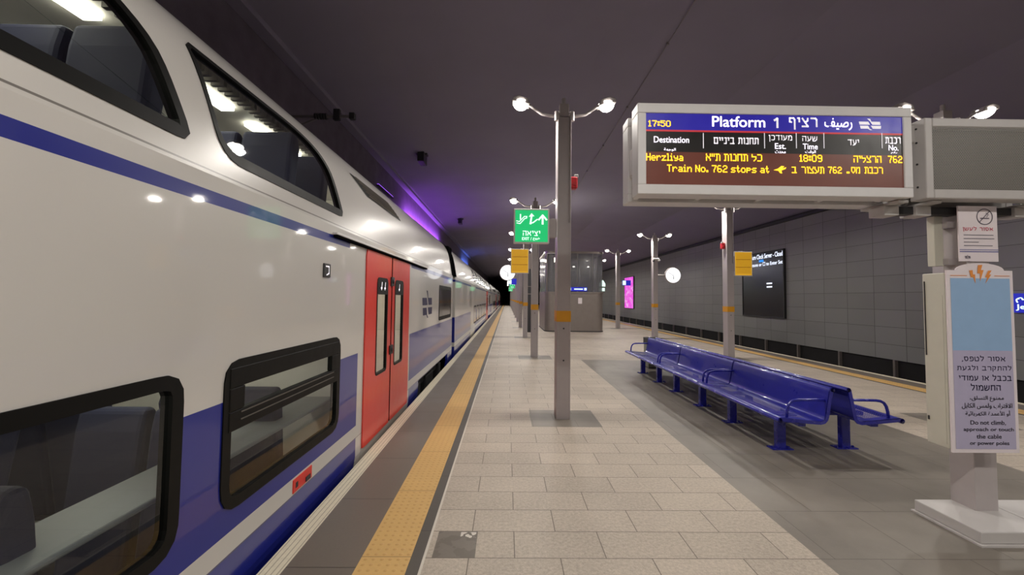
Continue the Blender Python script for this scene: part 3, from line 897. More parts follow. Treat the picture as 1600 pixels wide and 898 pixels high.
exit_sign(.16, .60, PY[6], 2.40, 2.84, 1, 'farthest tiny green exit sign, near the end of the train')

def timetable(cx, y, zc, side, label):
    t = thing('timetable_sign', label, 'sign', (cx, y, zc), 'yellow timetable sheets')
    MB().box(-.265, .265, -.02, .02, -.36, .36).build('frame', M['aluminium'], t, bevel=.005)
    mb = MB(); mb.box(-.245, .245, -.024, -.018, -.34, .34); p = mb.build('sheet', M['sign_yellow'], t)
    a, b = side*.265, side*.345
    MB().box(min(a, b), max(a, b), -.03, .03, -.22, .22).build('bracket', M['pole'], t)
    mb = MB(); fn = lambda u, v: (u, -.0255, v)
    for k in range(16):
        v = .30 - k*.038
        rect2(mb, -.22, .22, v-.004, v+.004, fn)
        if k in (5, 11): rect2(mb, -.235, .235, v+.012, v+.021, fn)
    mb.build('print', M['yellow_print'], p)
timetable(.365, PY[1], 2.78, 1, 'yellow timetable sheet on the left-row post, below the exit sign')
timetable(6.955, PY[1], 2.78, -1, 'yellow timetable sheet on the right-row post behind the benches')

def clock(cx, y, z, side, label):
    t = thing('station_clock', label, 'clock', (cx, y, z), 'round lit clocks')
    MB().tube([(0, -.06, 0), (0, .06, 0)], .35, 40).build('case', M['pole'], t, bevel=.01)
    MB().tube([(0, -.066, 0), (0, -.058, 0)], .325, 40).build('face', M['clock_face'], t)
    mb = MB(); fn = lambda u, v: (u, -.068, v)
    for k in range(12):
        a = PI/6*k; line2(mb, [(.28*math.sin(a), .28*math.cos(a)), (.31*math.sin(a), .31*math.cos(a))], .012, fn)
    mb.build('hour_mark', M['dark'], t)
    fn = lambda u, v: (u, -.07, v)
    for L, a, w in ((.17, math.radians(175), .028), (.26, math.radians(300), .018)):
        mb = MB(); line2(mb, [(0, 0), (L*math.sin(a), L*math.cos(a))], w, fn); mb.build('hand', M['dark'], t)
    L = abs((LX if cx < 3 else RX) - cx) - .10
    MB().tube([(side*.34, 0, 0), (side*L, 0, 0)], .028, 10).build('arm', M['pole'], t)
clock(.015, PY[2], 2.81, 1, 'round lit clock on the left-row post, near the train')
clock(7.31, PY[2], 2.78, -1, 'round lit clock on the right-row post, before the grey wall')

def alarm(x, y, z, s, label):
    t = thing('alarm_beacon', label, 'beacon', (x, y, z), 'red alarm beacons')
    mb = MB(); mb.box(-.05, .05, -.06, .06, -.09, .09); mb.build('housing', M['red_box'], t, bevel=.025, seg=3)
    mb = MB(); mb.tube([(0, -.061, -.02), (0, -.085, -.02)], .03, 12); mb.build('sounder', M['red_box'], t)
    mb = MB(); mb.box(min(0, s*.06), max(0, s*.06), -.05, -.01, .07, .12); mb.build('cap', M['white'], t, bevel=.008)
alarm(LX+.155, PY[0], 3.39, 1, 'red alarm beacon high on the nearest lamp post')
alarm(RX-.155, PY[1], 3.30, -1, 'red alarm beacon on the right-row post behind the benches')

def cctv(x, y, z, label):
    t = thing('security_camera', label, 'camera', (x, y, z))
    MB().tube([(-.13, -.14, 0), (.13, -.14, 0)], .06, 14).build('bracket', M['white'], t, smooth=False, bevel=.01)
    mb = MB(); mb.dome((.1, -.16, -.04), .07, (0, -.3, -1), 1, 14, 5); mb.build('dome', M['white'], t, smooth=True)
    mb = MB(); mb.dome((-.12, -.16, -.06), .05, (0, -.3, -1), 1, 14, 5); mb.build('dome', M['dark'], t, smooth=True)
cctv(RX, PY[2]-.052, 3.46, 'white camera domes on the right-row post, above the clock')

def plate(cx, y, z, w, h, side, label, name='platform_sign'):
    t = thing(name, label, 'sign', (cx, y, z))
    MB().box(-w/2, w/2, -.04, .04, -h/2, h/2).build('panel', M['blue_sign'], t, bevel=.006)
    L = abs((LX if cx < 3 else RX) - cx) - .10
    MB().box(min(side*w/2, side*L), max(side*w/2, side*L), -.02, .02, -.06, .06).build('bracket', M['pole'], t)
    mb = MB(); fn = lambda u, v: (u, -.042, v)
    rect2(mb, -w*.46, -w*.08, -h*.42, h*.42, fn); mb.build('number_field', M['sign_white'], t)
plate(7.02, PY[3], 2.67, .5, .3, -1, 'small blue and white sign on the post before the pink screen')
plate(.30, PY[3], 2.67, .5, .34, 1, 'small blue and white sign on the fourth left-row post')
t = thing('warning_sign', 'white lit triangle and square sign beside the lift shaft', 'sign', (7.0, PY[4], 2.75))
mb = MB(); mb.prism([(-.22, -.12), (.22, -.12), (.22, .08), (.06, .34), (-.06, .34), (-.22, .08)], lambda p, q: (p[0], (-.03, .03)[q], p[1])); mb.build('upper_panel', M['sign_white'], t)
MB().box(-.18, .18, -.03, .03, -.46, -.22).build('lower_panel', M['sign_white'], t)
MB().box(-.386, -.18, -.015, .015, -.46, .1).build('bracket', M['pole'], t)

# ------------------------------------------------------------------ departure board and its stand
stand = thing('display_stand', 'grey square post on a flat white base carrying the departure board', 'post', (3.72, 3.22, 0))
mb = MB(); mb.box(-.09, .09, -.09, .09, .09, 2.46); mb.build('post', M['pole'], stand, bevel=.006)
mb = MB(); mb.box(-.39, .15, -.375, .09, .012, .095); mb.box(.156, .75, -.375, .09, .012, .095)
b = mb.build('base', M['white'], stand, bevel=.008)
MB().box(-.41, .77, -.395, .10, 0, .012).build('base_flange', M['white'], stand)
mb = MB(); mb.box(-.70, .9, -.045, .045, 2.40, 2.462); mb.build('cross_beam', M['dark'], stand, bevel=.005)
for x in (-.66, -.40, .40):
    mb = MB(); mb.box(x-.04, x+.04, -.17, .17, 2.462, 2.484); mb.box(x-.06, x+.06, -.07, .07, 2.385, 2.462)
    mb.build('clamp', M['white'], stand, bevel=.004)
mb = MB(); mb.box(-.225, -.15, .02, .08, 1.99, 2.40); mb.build('conduit_cover', M['cream'], stand, bevel=.004)
mb = MB(); mb.box(-.16, -.088, -.02, .07, 2.0, 2.05); mb.box(-.16, -.088, -.02, .07, 2.3, 2.35); mb.build('conduit_clip', M['pole'], stand)

def board_case(t, y_front, sgn):
    """sgn +1: front faces -Y. Frame with a recessed screen."""
    x0, x1, z0, z1 = -1.055, 1.055, 0, .70
    s0, s1, q0, q1 = -.99, .99, .075, .625
    d = .15*sgn
    mb = MB()
    ya, yb = 0, d
    lo, hi = min(ya, yb), max(ya, yb)
    mb.box(x0, x1, lo, hi, z0, q0); mb.box(x0, x1, lo, hi, q1, z1); mb.box(x0, s0, lo, hi, q0, q1); mb.box(s1, x1, lo, hi, q0, q1)
    f = mb.build('frame', M['aluminium'], t, bevel=.006)
    yb0 = .012*sgn
    MB().box(s0-.01, s1+.01, min(yb0, d*.96), max(yb0, d*.96), q0-.01, q1+.01).build('screen', M['board_black'], t)
    return f
board = thing('departure_board', 'wide lit departure board with amber lettering, hung over the platform', 'display', (2.035, 3.0, 2.49))
board_case(board, 0, 1)
CS = 1.98/1347
def bx(x): return -.99 + (x-175)*CS
def bz(x, y): return .625 - (y - 117 - (x-175)/1347*21)*.00145
fn0 = lambda e: (lambda u, v: (u, .012-e, v))
mb = MB(); rect2(mb, -.99, .99, .625-.128, .625, fn0(.001)); mb.build('header_panel', M['board_blue'], board)
mb = MB(); rect2(mb, -.99, .99, .625-.141, .625-.127, fn0(.0015)); mb.build('red_line', M['board_red'], board)
mb = MB(); rect2(mb, -.99, .99, .075, .625-.298, fn0(.001)); mb.build('diode_panel', M['led_panel'], board)
mb = MB(); fn = fn0(.003)
def bt(s, x0, x1, y0, y1, bold=.02): xm = (x0+x1)/2; text(mb, s, bx(x0), bx(x1), bz(xm, y1), bz(xm, y0), fn, bold)
bt('Platform', 520, 800, 135, 192, .03); line2(mb, [(bx(848), bz(860, 156)), (bx(863), bz(860, 146)), (bx(863), bz(860, 194))], .016, fn)
bt(hebrew('רציף'), 920, 1076, 140, 208, .035); bt(arabic('رصيف'), 1110, 1258, 144, 208, .02)
emblem(mb, bx(1292), bx(1410), bz(1350, 208), bz(1350, 146), fn)
bt('Destination', 216, 400, 243, 276); bt(arabic('الوجهة'), 268, 330, 304, 322)
bt(hebrew('תחנות ביניים'), 527, 765, 248, 284, .03); bt(hebrew('מעודכן'), 815, 940, 235, 272, .03); bt('Est.', 848, 906, 279, 309)
bt(arabic('محدث'), 848, 904, 316, 332); bt(hebrew('שעה'), 990, 1073, 240, 270, .03); bt('Time', 994, 1073, 281, 311); bt(arabic('الوقت'), 1006, 1062, 316, 335)
bt(hebrew('יעד'), 1230, 1292, 258, 292, .03); bt(hebrew('רכבת'), 1428, 1512, 245, 282, .03); bt('No.', 1446, 1498, 288, 318); bt(arabic('رقم'), 1458, 1490, 323, 336)
for x in (474, 794, 961, 1106, 1412): rect2(mb, bx(x)-.003, bx(x)+.003, bz(x, 306), bz(x, 224), fn)
mb.build('lettering', M['white_print'], board)
# amber diode lettering, 7 dots high
F7 = {'H': '10001 10001 10001 11111 10001 10001 10001', 'e': '00000 00000 01110 10001 11111 10000 01110', 'r': '00000 00000 10110 11001 10000 10000 10000',
 'z': '00000 00000 11111 00010 00100 01000 11111', 'l': '110 010 010 010 010 010 111', 'i': '010 000 110 010 010 010 111', 'y': '00000 00000 10001 10001 01111 00001 01110',
 'a': '00000 00000 01110 00001 01111 10001 01111', 'T': '11111 00100 00100 00100 00100 00100 00100', 'n': '00000 00000 10110 11001 10001 10001 10001',
 'N': '10001 11001 11001 10101 10011 10011 10001', 'o': '00000 00000 01110 10001 10001 10001 01110', '.': '00 00 00 00 00 11 11', ' ': '00 00 00 00 00 00 00',
 's': '00000 00000 01111 10000 01110 00001 11110', 't': '0100 0100 1110 0100 0100 0101 0010', 'p': '00000 00000 11110 10001 11110 10000 10000', ':': '00 11 11 00 11 11 00',
 '7': '11111 00001 00010 00010 00100 00100 00100', '6': '01110 10000 10000 11110 10001 10001 01110', '2': '01110 10001 00001 00110 01000 10000 11111',
 '1': '010 110 010 010 010 010 111', '8': '01110 10001 10001 01110 10001 10001 01110', '0': '01110 10001 10001 10001 10001 10001 01110', '9': '01110 10001 10001 01111 00001 00001 01110',
 '5': '11111 10000 11110 00001 00001 10001 01110', '"': '101 101 101 000 000 000 000',
 'כ': '11110 00001 00001 00001 00001 00001 11110', 'ל': '10000 10000 11111 00001 00001 00010 00100', 'ת': '11110 01001 01001 01001 01001 01001 11001',
 'ח': '11111 10001 10001 10001 10001 10001 10001', 'נ': '0110 0001 0001 0001 0001 0001 1111', 'ו': '11 01 01 01 01 01 01', 'א': '10001 10001 01001 10110 10010 10001 10001',
 'ה': '11111 00001 00001 10001 10001 10001 10001', 'ר': '11110 00001 00001 00001 00001 00001 00001', 'צ': '10001 10001 01010 00100 00010 00001 11111', 'י': '11 01 01 00 00 00 00',
 'ב': '11110 00010 00010 00010 00010 00010 11111', 'ע': '10001 10001 10001 01001 00101 00110 11000', 'מ': '10111 01001 10001 10001 10001 10001 10011', 'ס': '11111 10001 10001 10001 10001 01010 00100'}
def diodes(mb, s, x0, x1, y0, y1):
    cols = []
    for ch in s:
        g = [list(r) for r in F7[ch].split()]
        for c in range(len(g[0])): cols.append([g[r][c] == '1' for r in range(7)])
        cols.append([False]*7)
    cols.pop(); n = len(cols); xm = (x0+x1)/2
    U0, U1, V0, V1 = bx(x0), bx(x1), bz(xm, y1), bz(xm, y0); du, dv = (U1-U0)/n, (V1-V0)/7
    for r in range(7):
        c = 0
        while c < n:
            if cols[c][r]:
                e = c
                while e < n and cols[e][r]: e += 1
                rect2(mb, U0+c*du-du*.12, U0+e*du+du*.12, V1-(r+1)*dv-dv*.06, V1-r*dv+dv*.06, fn0(.003)); c = e
            else: c += 1
mb = MB()
diodes(mb, '17:50', 188, 304, 157, 190)
diodes(mb, 'Herzliya', 176, 368, 333, 372); diodes(mb, hebrew('כל תחנות ת"א'), 487, 780, 336, 374); diodes(mb, '18:09', 976, 1095, 340, 378)
diodes(mb, hebrew('הרצליה'), 1260, 1406, 346, 382); diodes(mb, '762', 1441, 1516, 346, 384)
diodes(mb, 'Train No. 762 stops at', 284, 816, 396, 434); diodes(mb, hebrew('ב'), 934, 960, 404, 438); diodes(mb, hebrew('תעצור'), 985, 1104, 404, 440)
diodes(mb, '762', 1124, 1196, 404, 440); diodes(mb, hebrew('מס') , 1246, 1292, 406, 440); diodes(mb, '.', 1222, 1236, 406, 440); diodes(mb, hebrew('רכבת'), 1316, 1412, 406, 441)
P = [(838, 422), (862, 414), (880, 400), (896, 402), (884, 414), (906, 406), (902, 416), (880, 424), (884, 440), (872, 438), (864, 426)]
shape2(mb, [(bx(x), bz(x, y)) for x, y in P[::-1]], fn0(.003))
mb.build('diode_lettering', M['amber'], board)

rear = thing('departure_board', 'rear half of the departure board, its thin frame edges showing behind', 'display', (2.035, 3.40, 2.485))
mb = MB(); mb.box(-1.055, 1.055, -.15, 0, 0, .07); mb.box(-1.055, 1.055, -.15, 0, .63, .70); mb.box(-1.055, -.985, -.15, 0, .07, .63); mb.box(.985, 1.055, -.15, 0, .07, .63)
mb.build('frame', M['aluminium'], rear, bevel=.006)
MB().box(-.99, .99, -.12, -.02, .06, .64).build('screen', M['board_black'], rear)
mb = MB()
for x in (-1.0, -.5, 0, .5, 1.0): mb.box(x-.02, x+.02, -.25, -.14, .02, .68)
mb.build('back_rib', M['aluminium'], rear)
mb = MB(); mb.box(-1.045, -1.0, -.22, -.15, .20, .42); mb.build('latch', M['aluminium'], rear, bevel=.01)

M['grille'] = mat_perforated('perforated grille', (150, 146, 140), .0135, .0044, 0, 2, hexed=True, rough=.45)
def speaker_box(y, s, label):
    t = thing('speaker_box', label, 'loudspeaker', (3.72, y, 2.487), 'perforated speaker boxes')
    mb = MB(); d = .13*s
    w = .53
    lo, hi = min(0, d), max(0, d)
    mb.box(-w, -w+.06, lo, hi, 0, .625); mb.box(w-.06, w, lo, hi, 0, .625); mb.box(-w+.06, w-.06, lo, hi, 0, .07); mb.box(-w+.06, w-.06, lo, hi, .555, .625)
    mb.build('case', M['white'], t, bevel=.008)
    MB().box(-w+.05, w-.05, min(d*.5, d*.9), max(d*.5, d*.9), .05, .57).build('baffle', M['black'], t)
    yy = .006*s
    mb = MB(); mb.add([(-w+.055, yy, .065), (w-.055, yy, .065), (w-.055, yy, .56), (-w+.055, yy, .56)], [(0, 1, 2, 3)])
    mb.build('grille', M['grille'], t)
    mb = MB()
    for z in (.10, .28, .45, .56): mb.tube([(-w-.004, d*.5, z), (-w+.01, d*.5, z)], .008, 8)
    mb.build('screw', M['dark'], t)
    mb = MB(); mb.box(-w-.06, -w+.01, min(d*.6, d*1.0), max(d*.6, d*1.0), .46, .60); mb.build('mounting_tab', M['white'], t, bevel=.01)
speaker_box(3.0, 1, 'white box with perforated front beside the departure board')
speaker_box(3.44, -1, 'rear white speaker box, seen only underneath behind the post')

# cabinet, poster and no smoking notice on the stand
t = thing('cable_cabinet', 'tall narrow cream cabinet behind the poster on the stand', 'cabinet', (3.475, 3.10, .60))
mb = MB(); mb.box(-.15, .15, -.075, .085, 0, 1.32); mb.build('case', M['cream'], t, bevel=.006)
mb = MB(); mb.box(-.153, -.149, -.06, .02, .03, 1.15); mb.build('door', M['cream'], t)
mb = MB(); mb.box(-.156, -.149, .065, .07, .68, 1.26); mb.box(-.158, -.15, .06, .068, .18, .21); mb.build('hinge', M['dark'], t)
poster = thing('warning_poster', 'white edged poster with lightning bolts and three-language warning', 'poster', (3.58, 3.012, .58))
def px_(x): return -.253 + (x-1482)/(1588-1482)*.506
def pz_(y): return 1.36 - (y-422)/(708-422)*1.36
arc = [(px_(1497)+.0, 1.36)] + [(px_(1536)+.185*math.cos(a), 1.36+.055*math.sin(a)) for a in [PI - k*PI/14 for k in range(15)]] + [(px_(1575), 1.36)]
out = [(-.253, 0), (.253, 0), (.253, 1.36)] + arc[::-1] + [(-.253, 1.36)]
mb = MB(); mb.prism(out, lambda p, q: (p[0], (-.006, .006)[q], p[1])); mb.build('board', M['paper'], poster)
mb = MB(); fn = lambda u, v: (u, -.0075, v); rect2(mb, -.228, .228, pz_(549), 1.30, fn); mb.build('picture_field', M['sky_paper'], poster)
mb = MB(); rect2(mb, -.228, .228, .028, pz_(549), fn); mb.build('text_field', M['lilac_paper'], poster)
mb = MB(); fn = lambda u, v: (u, -.009, v)
for dx, dy, sc, sl in ((-.052, -.02, .8, .35), (.005, .01, 1, 0), (.062, -.02, .8, -.35)):
    B = [(-.018, .055), (.016, .058), (.004, .018), (.024, .018), (-.006, -.07), (-.004, -.008), (-.026, -.008)]
    shape2(mb, [(dx+(x+y*-sl)*sc, 1.335+dy+y*sc) for x, y in B], fn)
rect2(mb, -.228, -.10, 1.318, 1.322, fn); rect2(mb, .11, .228, 1.318, 1.322, fn)
mb.build('bolt_print', M['orange_print'], poster)
def pt(mb, s, x0, x1, y0, y1, b): text(mb, s, px_(1420+x0/5.283)-.004, px_(1420+x1/5.283)-.004, pz_(540+y1/5.283), pz_(540+y0/5.283), fn, b)
mb = MB()
pt(mb, hebrew('אסור לטפס,'), 432, 800, 86, 142, .035); pt(mb, hebrew('להתקרב ולגעת'), 388, 848, 166, 222, .035); pt(mb, hebrew('בכבל או עמודי'), 400, 846, 243, 298, .035); pt(mb, hebrew('החשמול'), 497, 752, 318, 378, .035)
mb.build('lettering', M['navy_print'], poster)
mb = MB()
pt(mb, arabic('ممنوع التسلق،'), 488, 773, 420, 468, .015); pt(mb, arabic('الاقتراب ولمس الكابل'), 418, 842, 480, 530, .015); pt(mb, arabic('أو الأعمدة الكهربائية'), 445, 822, 540, 590, .015)
pt(mb, 'Do not climb,', 485, 782, 622, 662, .02); pt(mb, 'approach or touch', 425, 847, 680, 718, .02); pt(mb, 'the cable', 532, 742, 735, 770, .02); pt(mb, 'or power poles', 475, 805, 792, 830, .02)
mb.build('small_lettering', M['grey_print'], poster)
ns = thing('no_smoking_notice', 'small white no smoking notice on the post above the poster', 'notice', (3.715, 3.122, 2.02))
MB().box(-.155, .155, -.004, .006, 0, .44).build('sheet', M['paper'], ns)
fn = lambda u, v: (u, -.006, v); mb = MB()
pts = [(.055+.062*math.cos(a), .355+.062*math.sin(a)) for a in [2*PI*k/28 for k in range(29)]]; line2(mb, pts, .006, fn)
line2(mb, [(.012, .312), (.095, .40)], .006, fn); rect2(mb, .018, .09, .338, .346, fn); line2(mb, [(.07, .352), (.085, .372), (.066, .385)], .004, fn)
for k, (a, b2) in enumerate(((-.12, .12), (-.12, .125), (-.12, 0), (-.12, .11))): rect2(mb, a, b2, .206-k*.028, .211-k*.028, fn)
emblem(mb, -.115, -.07, .02, .05, fn); mb.build('print', M['grey_print'], ns)
mb = MB(); text(mb, hebrew('אסור לעשן'), -.125, .12, .235, .278, fn, .035); mb.build('lettering', M['pink_print'], ns)
mb = MB(); rect2(mb, -.155, .155, .09, .094, fn); rect2(mb, -.155, .155, .074, .080, fn); mb.build('blue_rule', M['blue_print'], ns)

# ------------------------------------------------------------------ benches
M['bench'] = mat_perforated('perforated blue sheet', (34, 37, 150), .024, .008, 'uv', 'uv', rough=.3, coat=.5, metal=.1, margin=(.10, 1.73, .10, .40))
def bench():
    """seat facing -X; origin at the floor below the back line, near end at y = 0"""
    L = 1.83
    t = thing('bench', 'x', 'bench', (0, 0, 0), 'blue perforated metal benches')
    prof = [(-.645, .425), (-.655, .44), (-.645, .458), (-.62, .462), (-.56, .455), (-.40, .440), (-.25, .428), (-.20, .425), (-.170, .432), (-.152, .452), (-.145, .48), (-.13, .56), (-.112, .66), (-.095, .75), (-.085, .772), (-.065, .780), (-.045, .772), (-.04, .752)]
    # cut the profile finer
    pr = []
    for a, b in zip(prof[:-1], prof[1:]):
        k = max(1, int(math.hypot(b[0]-a[0], b[1]-a[1])/.03))
        pr += [(a[0]+(b[0]-a[0])*i/k, a[1]+(b[1]-a[1])*i/k) for i in range(k)]
    pr.append(prof[-1])
    S = [0]
    for a, b in zip(pr[:-1], pr[1:]): S.append(S[-1]+math.hypot(b[0]-a[0], b[1]-a[1]))
    me = bpy.data.meshes.new('seat_sheet')
    vs = [(x, y, z) for y in (0, L) for x, z in pr]; n = len(pr)
    fs = [(i, i+1, n+i+1, n+i) for i in range(n-1)]
    me.from_pydata(vs, [], fs); uv = me.uv_layers.new(name='UVMap')
    for poly in me.polygons:
        poly.use_smooth = True
        for li in poly.loop_indices:
            vi = me.loops[li].vertex_index; uv.data[li].uv = ((0, L)[vi // n], S[vi % n])
    me.materials.append(M['bench'])
    o = bpy.data.objects.new('seat_sheet', me); COL.objects.link(o); o.parent = t
    # rim plates at both ends follow the bent sheet
    for y0, y1 in ((0, .014), (L-.014, L)):
        mb = MB(); out = [(x, z) for x, z in pr]; low = []
        for i, (x, z) in enumerate(pr):
            a = pr[max(i-1, 0)]; b = pr[min(i+1, n-1)]; dx, dz = b[0]-a[0], b[1]-a[1]; q = math.hypot(dx, dz) or 1
            low.append((x + dz/q*.035, z - dx/q*.035))
        for i in range(1, n-2):
            quad = [out[i], out[i+1], low[i+1], low[i]]
            mb.prism(quad, lambda p, k, y0=y0, y1=y1: (p[0], (y0, y1)[k], p[1]))
        mb.build('end_rim', M['bench_solid'], t)
    mb = MB(); mb.tube([(-.635, 0, .432), (-.635, L, .432)], .026, 14); mb.build('front_roll', M['bench_solid'], t, smooth=True)
    mb = MB(); mb.tube([(-.066, 0, .756), (-.066, L, .756)], .024, 14); mb.build('top_roll', M['bench_solid'], t, smooth=True)
    for y in (.40, L-.44):
        mb = MB(); mb.box(-.42, -.32, y-.035, y+.035, .006, .40)
        leg = mb.build('leg', M['bench_solid'], t, bevel=.008)
        mb = MB(); mb.box(-.49, -.25, y-.06, y+.06, 0, .010)
        for sx in (-.47, -.27): mb.tube([(sx, y, .01), (sx, y, .022)], .012, 8)
        mb.build('foot_plate', M['bench_solid'], leg)
        mb = MB(); mb.box(-.58, -.18, y-.03, y+.03, .375, .42); mb.build('support_bracket', M['bench_solid'], leg, bevel=.005)
    MB().box(-.41, -.33, .04, L-.04, .36, .40).build('support_beam', M['bench_solid'], t, bevel=.005)
    for y in (.05, L-.05):
        pts = [(-.53, y, .455), (-.525, y, .52), (-.51, y, .575), (-.485, y, .612), (-.45, y, .630), (-.40, y, .637), (-.25, y, .640), (-.12, y, .640)]
        MB().tube(pts, .015, 10).build('armrest', M['bench_solid'], t, smooth=True)
    return t
bp = bench(); first = True
BC = 3.555
names = {('l', 0): 'near blue bench facing the train, first of its row', ('l', 1): 'middle blue bench facing the train', ('l', 2): 'far blue bench facing the train, beside the litter bin',
         ('r', 0): 'near blue bench with its back to the train, by the poster stand', ('r', 1): 'middle blue bench with its back to the train', ('r', 2): 'far blue bench with its back to the train'}
for k in range(3):
    o = bp if first else copy_tree(bp); first = False
    o.location = (BC-.02, 4.28+1.845*k, 0); o['label'] = names[('l', k)]
for k in range(3):
    o = copy_tree(bp); o.location = (BC+.02, 4.28+1.845*k+1.83, 0); o.rotation_euler = (0, 0, PI); o['label'] = names[('r', k)]

# litter bin
t = thing('litter_bin', 'grey box bin with dark rim behind the far bench', 'bin', (3.68, 10.15, 0))
MB().box(-.17, .17, -.17, .17, .02, .58).build('body', M['bin_body'], t, bevel=.01)
mb = MB(); mb.box(-.18, .18, -.18, -.15, .58, .74); mb.box(-.18, .18, .15, .18, .58, .74); mb.box(-.18, -.15, -.15, .15, .58, .74); mb.box(.15, .18, -.15, .15, .58, .74)
mb.build('rim', M['dark'], t, bevel=.006)
MB().box(-.16, .16, -.16, .16, 0, .03).build('plinth', M['dark'], t)

# ------------------------------------------------------------------ lift shaft
M['shaft_glass'] = paint('smoky shaft glass', (112, 112, 118), .16, 0, .15, 1.2)
M['shaft_glass'].node_tree.nodes['Principled BSDF'].inputs['Alpha'].default_value = .5
t = thing('lift_shaft', 'glass lift shaft with brushed steel lower wall, mid platform', 'lift', (3.5, 22.8, 0))
def rr(hx, hy, r, n=6):
    out = []
    for cx, cy, a0 in ((hx-r, -hy+r, -PI/2), (hx-r, hy-r, 0), (-hx+r, hy-r, PI/2), (-hx+r, -hy+r, PI)):
        for k in range(n+1): a = a0+PI/2*k/n; out.append((cx+r*math.cos(a), cy+r*math.sin(a)))
    return out
def wallring(A, B, z0, z1):
    mb = MB(); n = len(A)
    vs = [(x, y, z0) for x, y in A]+[(x, y, z1) for x, y in A]+[(x, y, z0) for x, y in B]+[(x, y, z1) for x, y in B]; fs = []
    for i in range(n):
        j = (i+1) % n
        fs += [(i, j, n+j, n+i), (2*n+i, 3*n+i, 3*n+j, 2*n+j), (n+i, n+j, 3*n+j, 3*n+i), (i, 2*n+i, 2*n+j, j)]
    mb.add(vs, fs); return mb
A, B = rr(1.52, 2.0, .35), rr(1.46, 1.94, .30)
wallring(A, B, 0.03, 1.98).build('steel_wall', M['steel'], t)
wallring(rr(1.54, 2.02, .36), B, 0, .05).build('plinth', M['dark'], t)
wallring(rr(1.55, 2.03, .36), rr(1.44, 1.92, .3), 1.98, 2.06).build('rail', M['steel'], t)
wallring(rr(1.50, 1.98, .33), rr(1.48, 1.96, .32), 2.06, 4.05).build('glass_wall', M['shaft_glass'], t)
wallring(rr(1.54, 2.02, .36), rr(1.44, 1.92, .3), 4.05, 4.16).build('top_frame', M['steel'], t)
for x, y in ((-1.44, -1.9), (-.9, -1.95), (.15, -1.95), (.95, -1.95), (1.45, -.7), (1.45, .9), (-1.45, -.7), (-1.45, .9)):
    MB().tube([(x, y, 2.0), (x, y, 4.1)], .03, 8).build('mullion', M['steel'], t)
MB().box(-.5, .55, .2, 1.5, 0, 3.3).build('lift_car', M['dark'], t, bevel=.02)
MB().box(-1.40, -1.05, -1.80, -1.72, 2.0, 3.95).build('white_panel', M['interior'], t)
MB().box(-1.3, -.7, -1.2, 1.2, 3.85, 3.9).build('added_lamp', M['strip_light'], t)  # unseen lamp added to brighten the white panel and glass
t2 = thing('lift_notice', 'small white paper notice on the steel lift wall', 'notice', (3.78, 20.79, 1.45))
MB().box(-.1, .1, -.006, .008, 0, .3).build('sheet', M['paper'], t2)
t2 = thing('direction_sign', 'narrow blue lit sign on the lift shaft, above the steel', 'sign', (3.66, 20.76, 2.1))
MB().box(-.47, .47, -.03, .02, 0, .2).build('panel', M['blue_sign'], t2, bevel=.005)
mb = MB(); fn = lambda u, v: (u, -.032, v); rect2(mb, -.2, .25, .07, .13, fn); rect2(mb, .32, .44, .04, .16, fn); rect2(mb, -.45, -.36, .04, .16, fn); mb.build('lettering', M['sign_white'], t2)
# dark information pillar between the posts
t = thing('information_pillar', 'tall dark slab standing between the left-row posts', 'pillar', (1.12, 20.6, 0))
MB().box(-.13, .13, -.3, .3, 0, 3.2).build('slab', M['dark'], t, bevel=.02)
mb = MB(); mb.box(-.135, .135, -.305, .305, 1.9, 1.94); mb.box(-.135, .135, -.305, .305, 2.28, 2.31); mb.build('joint_strip', M['steel'], t)

# ------------------------------------------------------------------ screens and signs on the walls
def wall_screen(name, y0, y1, z0, z1, label):
    t = thing(name, label, 'screen', (12.3, (y0+y1)/2, z0))
    hw, h = (y1-y0)/2, z1-z0
    mb = MB(); mb.box(-.10, 0, -hw-.05, hw+.05, -.05, 0); mb.box(-.10, 0, -hw-.05, hw+.05, h, h+.05); mb.box(-.10, 0, -hw-.05, -hw, 0, h); mb.box(-.10, 0, hw, hw+.05, 0, h)
    mb.build('frame', M['dark'], t)
    return t, hw, h
t, hw, h = wall_screen('wall_screen', 17.66, 20.72, .98, 3.98, 'large black wall screen with lines of white start-up text')
MB().box(-.08, -.01, -hw, hw, 0, h).build('screen', M['screen_black'], t)
fn = lambda u, v: (-.083, hw-u, v); mb = MB()
text(mb, 'o Not Turn Clock Server - Cloud', .1, 2*hw-.03, h-.26, h-.04, fn, .03)
text(mb, 'Key Buttons or □ to Enter Set', .15, 2*hw-.03, h-.66, h-.44, fn, .03)
rect2(mb, 1.9, 2.3, h-1.50, h-1.43, fn); rect2(mb, 1.9, 2.3, h-1.66, h-1.59, fn)
mb.build('lettering', M['screen_text'], t)
mb = MB(); rect2(mb, 1.35, 1.7, h-.42, h-.31, fn); mb.build('cyan_mark', M['screen_cyan'], t)
def mat_pink():
    m, nt, bs = new_mat('pink screen picture'); vec, x, y, z = coords(nt)
    n = noise(nt, vec, 2.2, 3, .6); n2 = noise(nt, vec, 5, 2)
    f = (n - .47)*5.0 + (z-1.5)*-.1
    col = mixc(nt, f.max(0.0).min(1.0), lin((238, 70, 226)), lin((250, 190, 245)))
    col = mixc(nt, n2.gt(.6)*.6*z.btw(.5, 2.2), col, lin((190, 30, 150)))
    nt.links.new(col, bs.inputs['Emission Color']); bs.inputs['Emission Strength'].default_value = .95
    bs.inputs['Base Color'].default_value = (.1, .02, .1, 1); return m
t, hw, h = wall_screen('wall_screen', 38.83, 41.75, .84, 3.92, 'bright pink advertising screen on the right wall, far off')
MB().box(-.08, -.01, -hw, hw, 0, h).build('screen', mat_pink(), t)
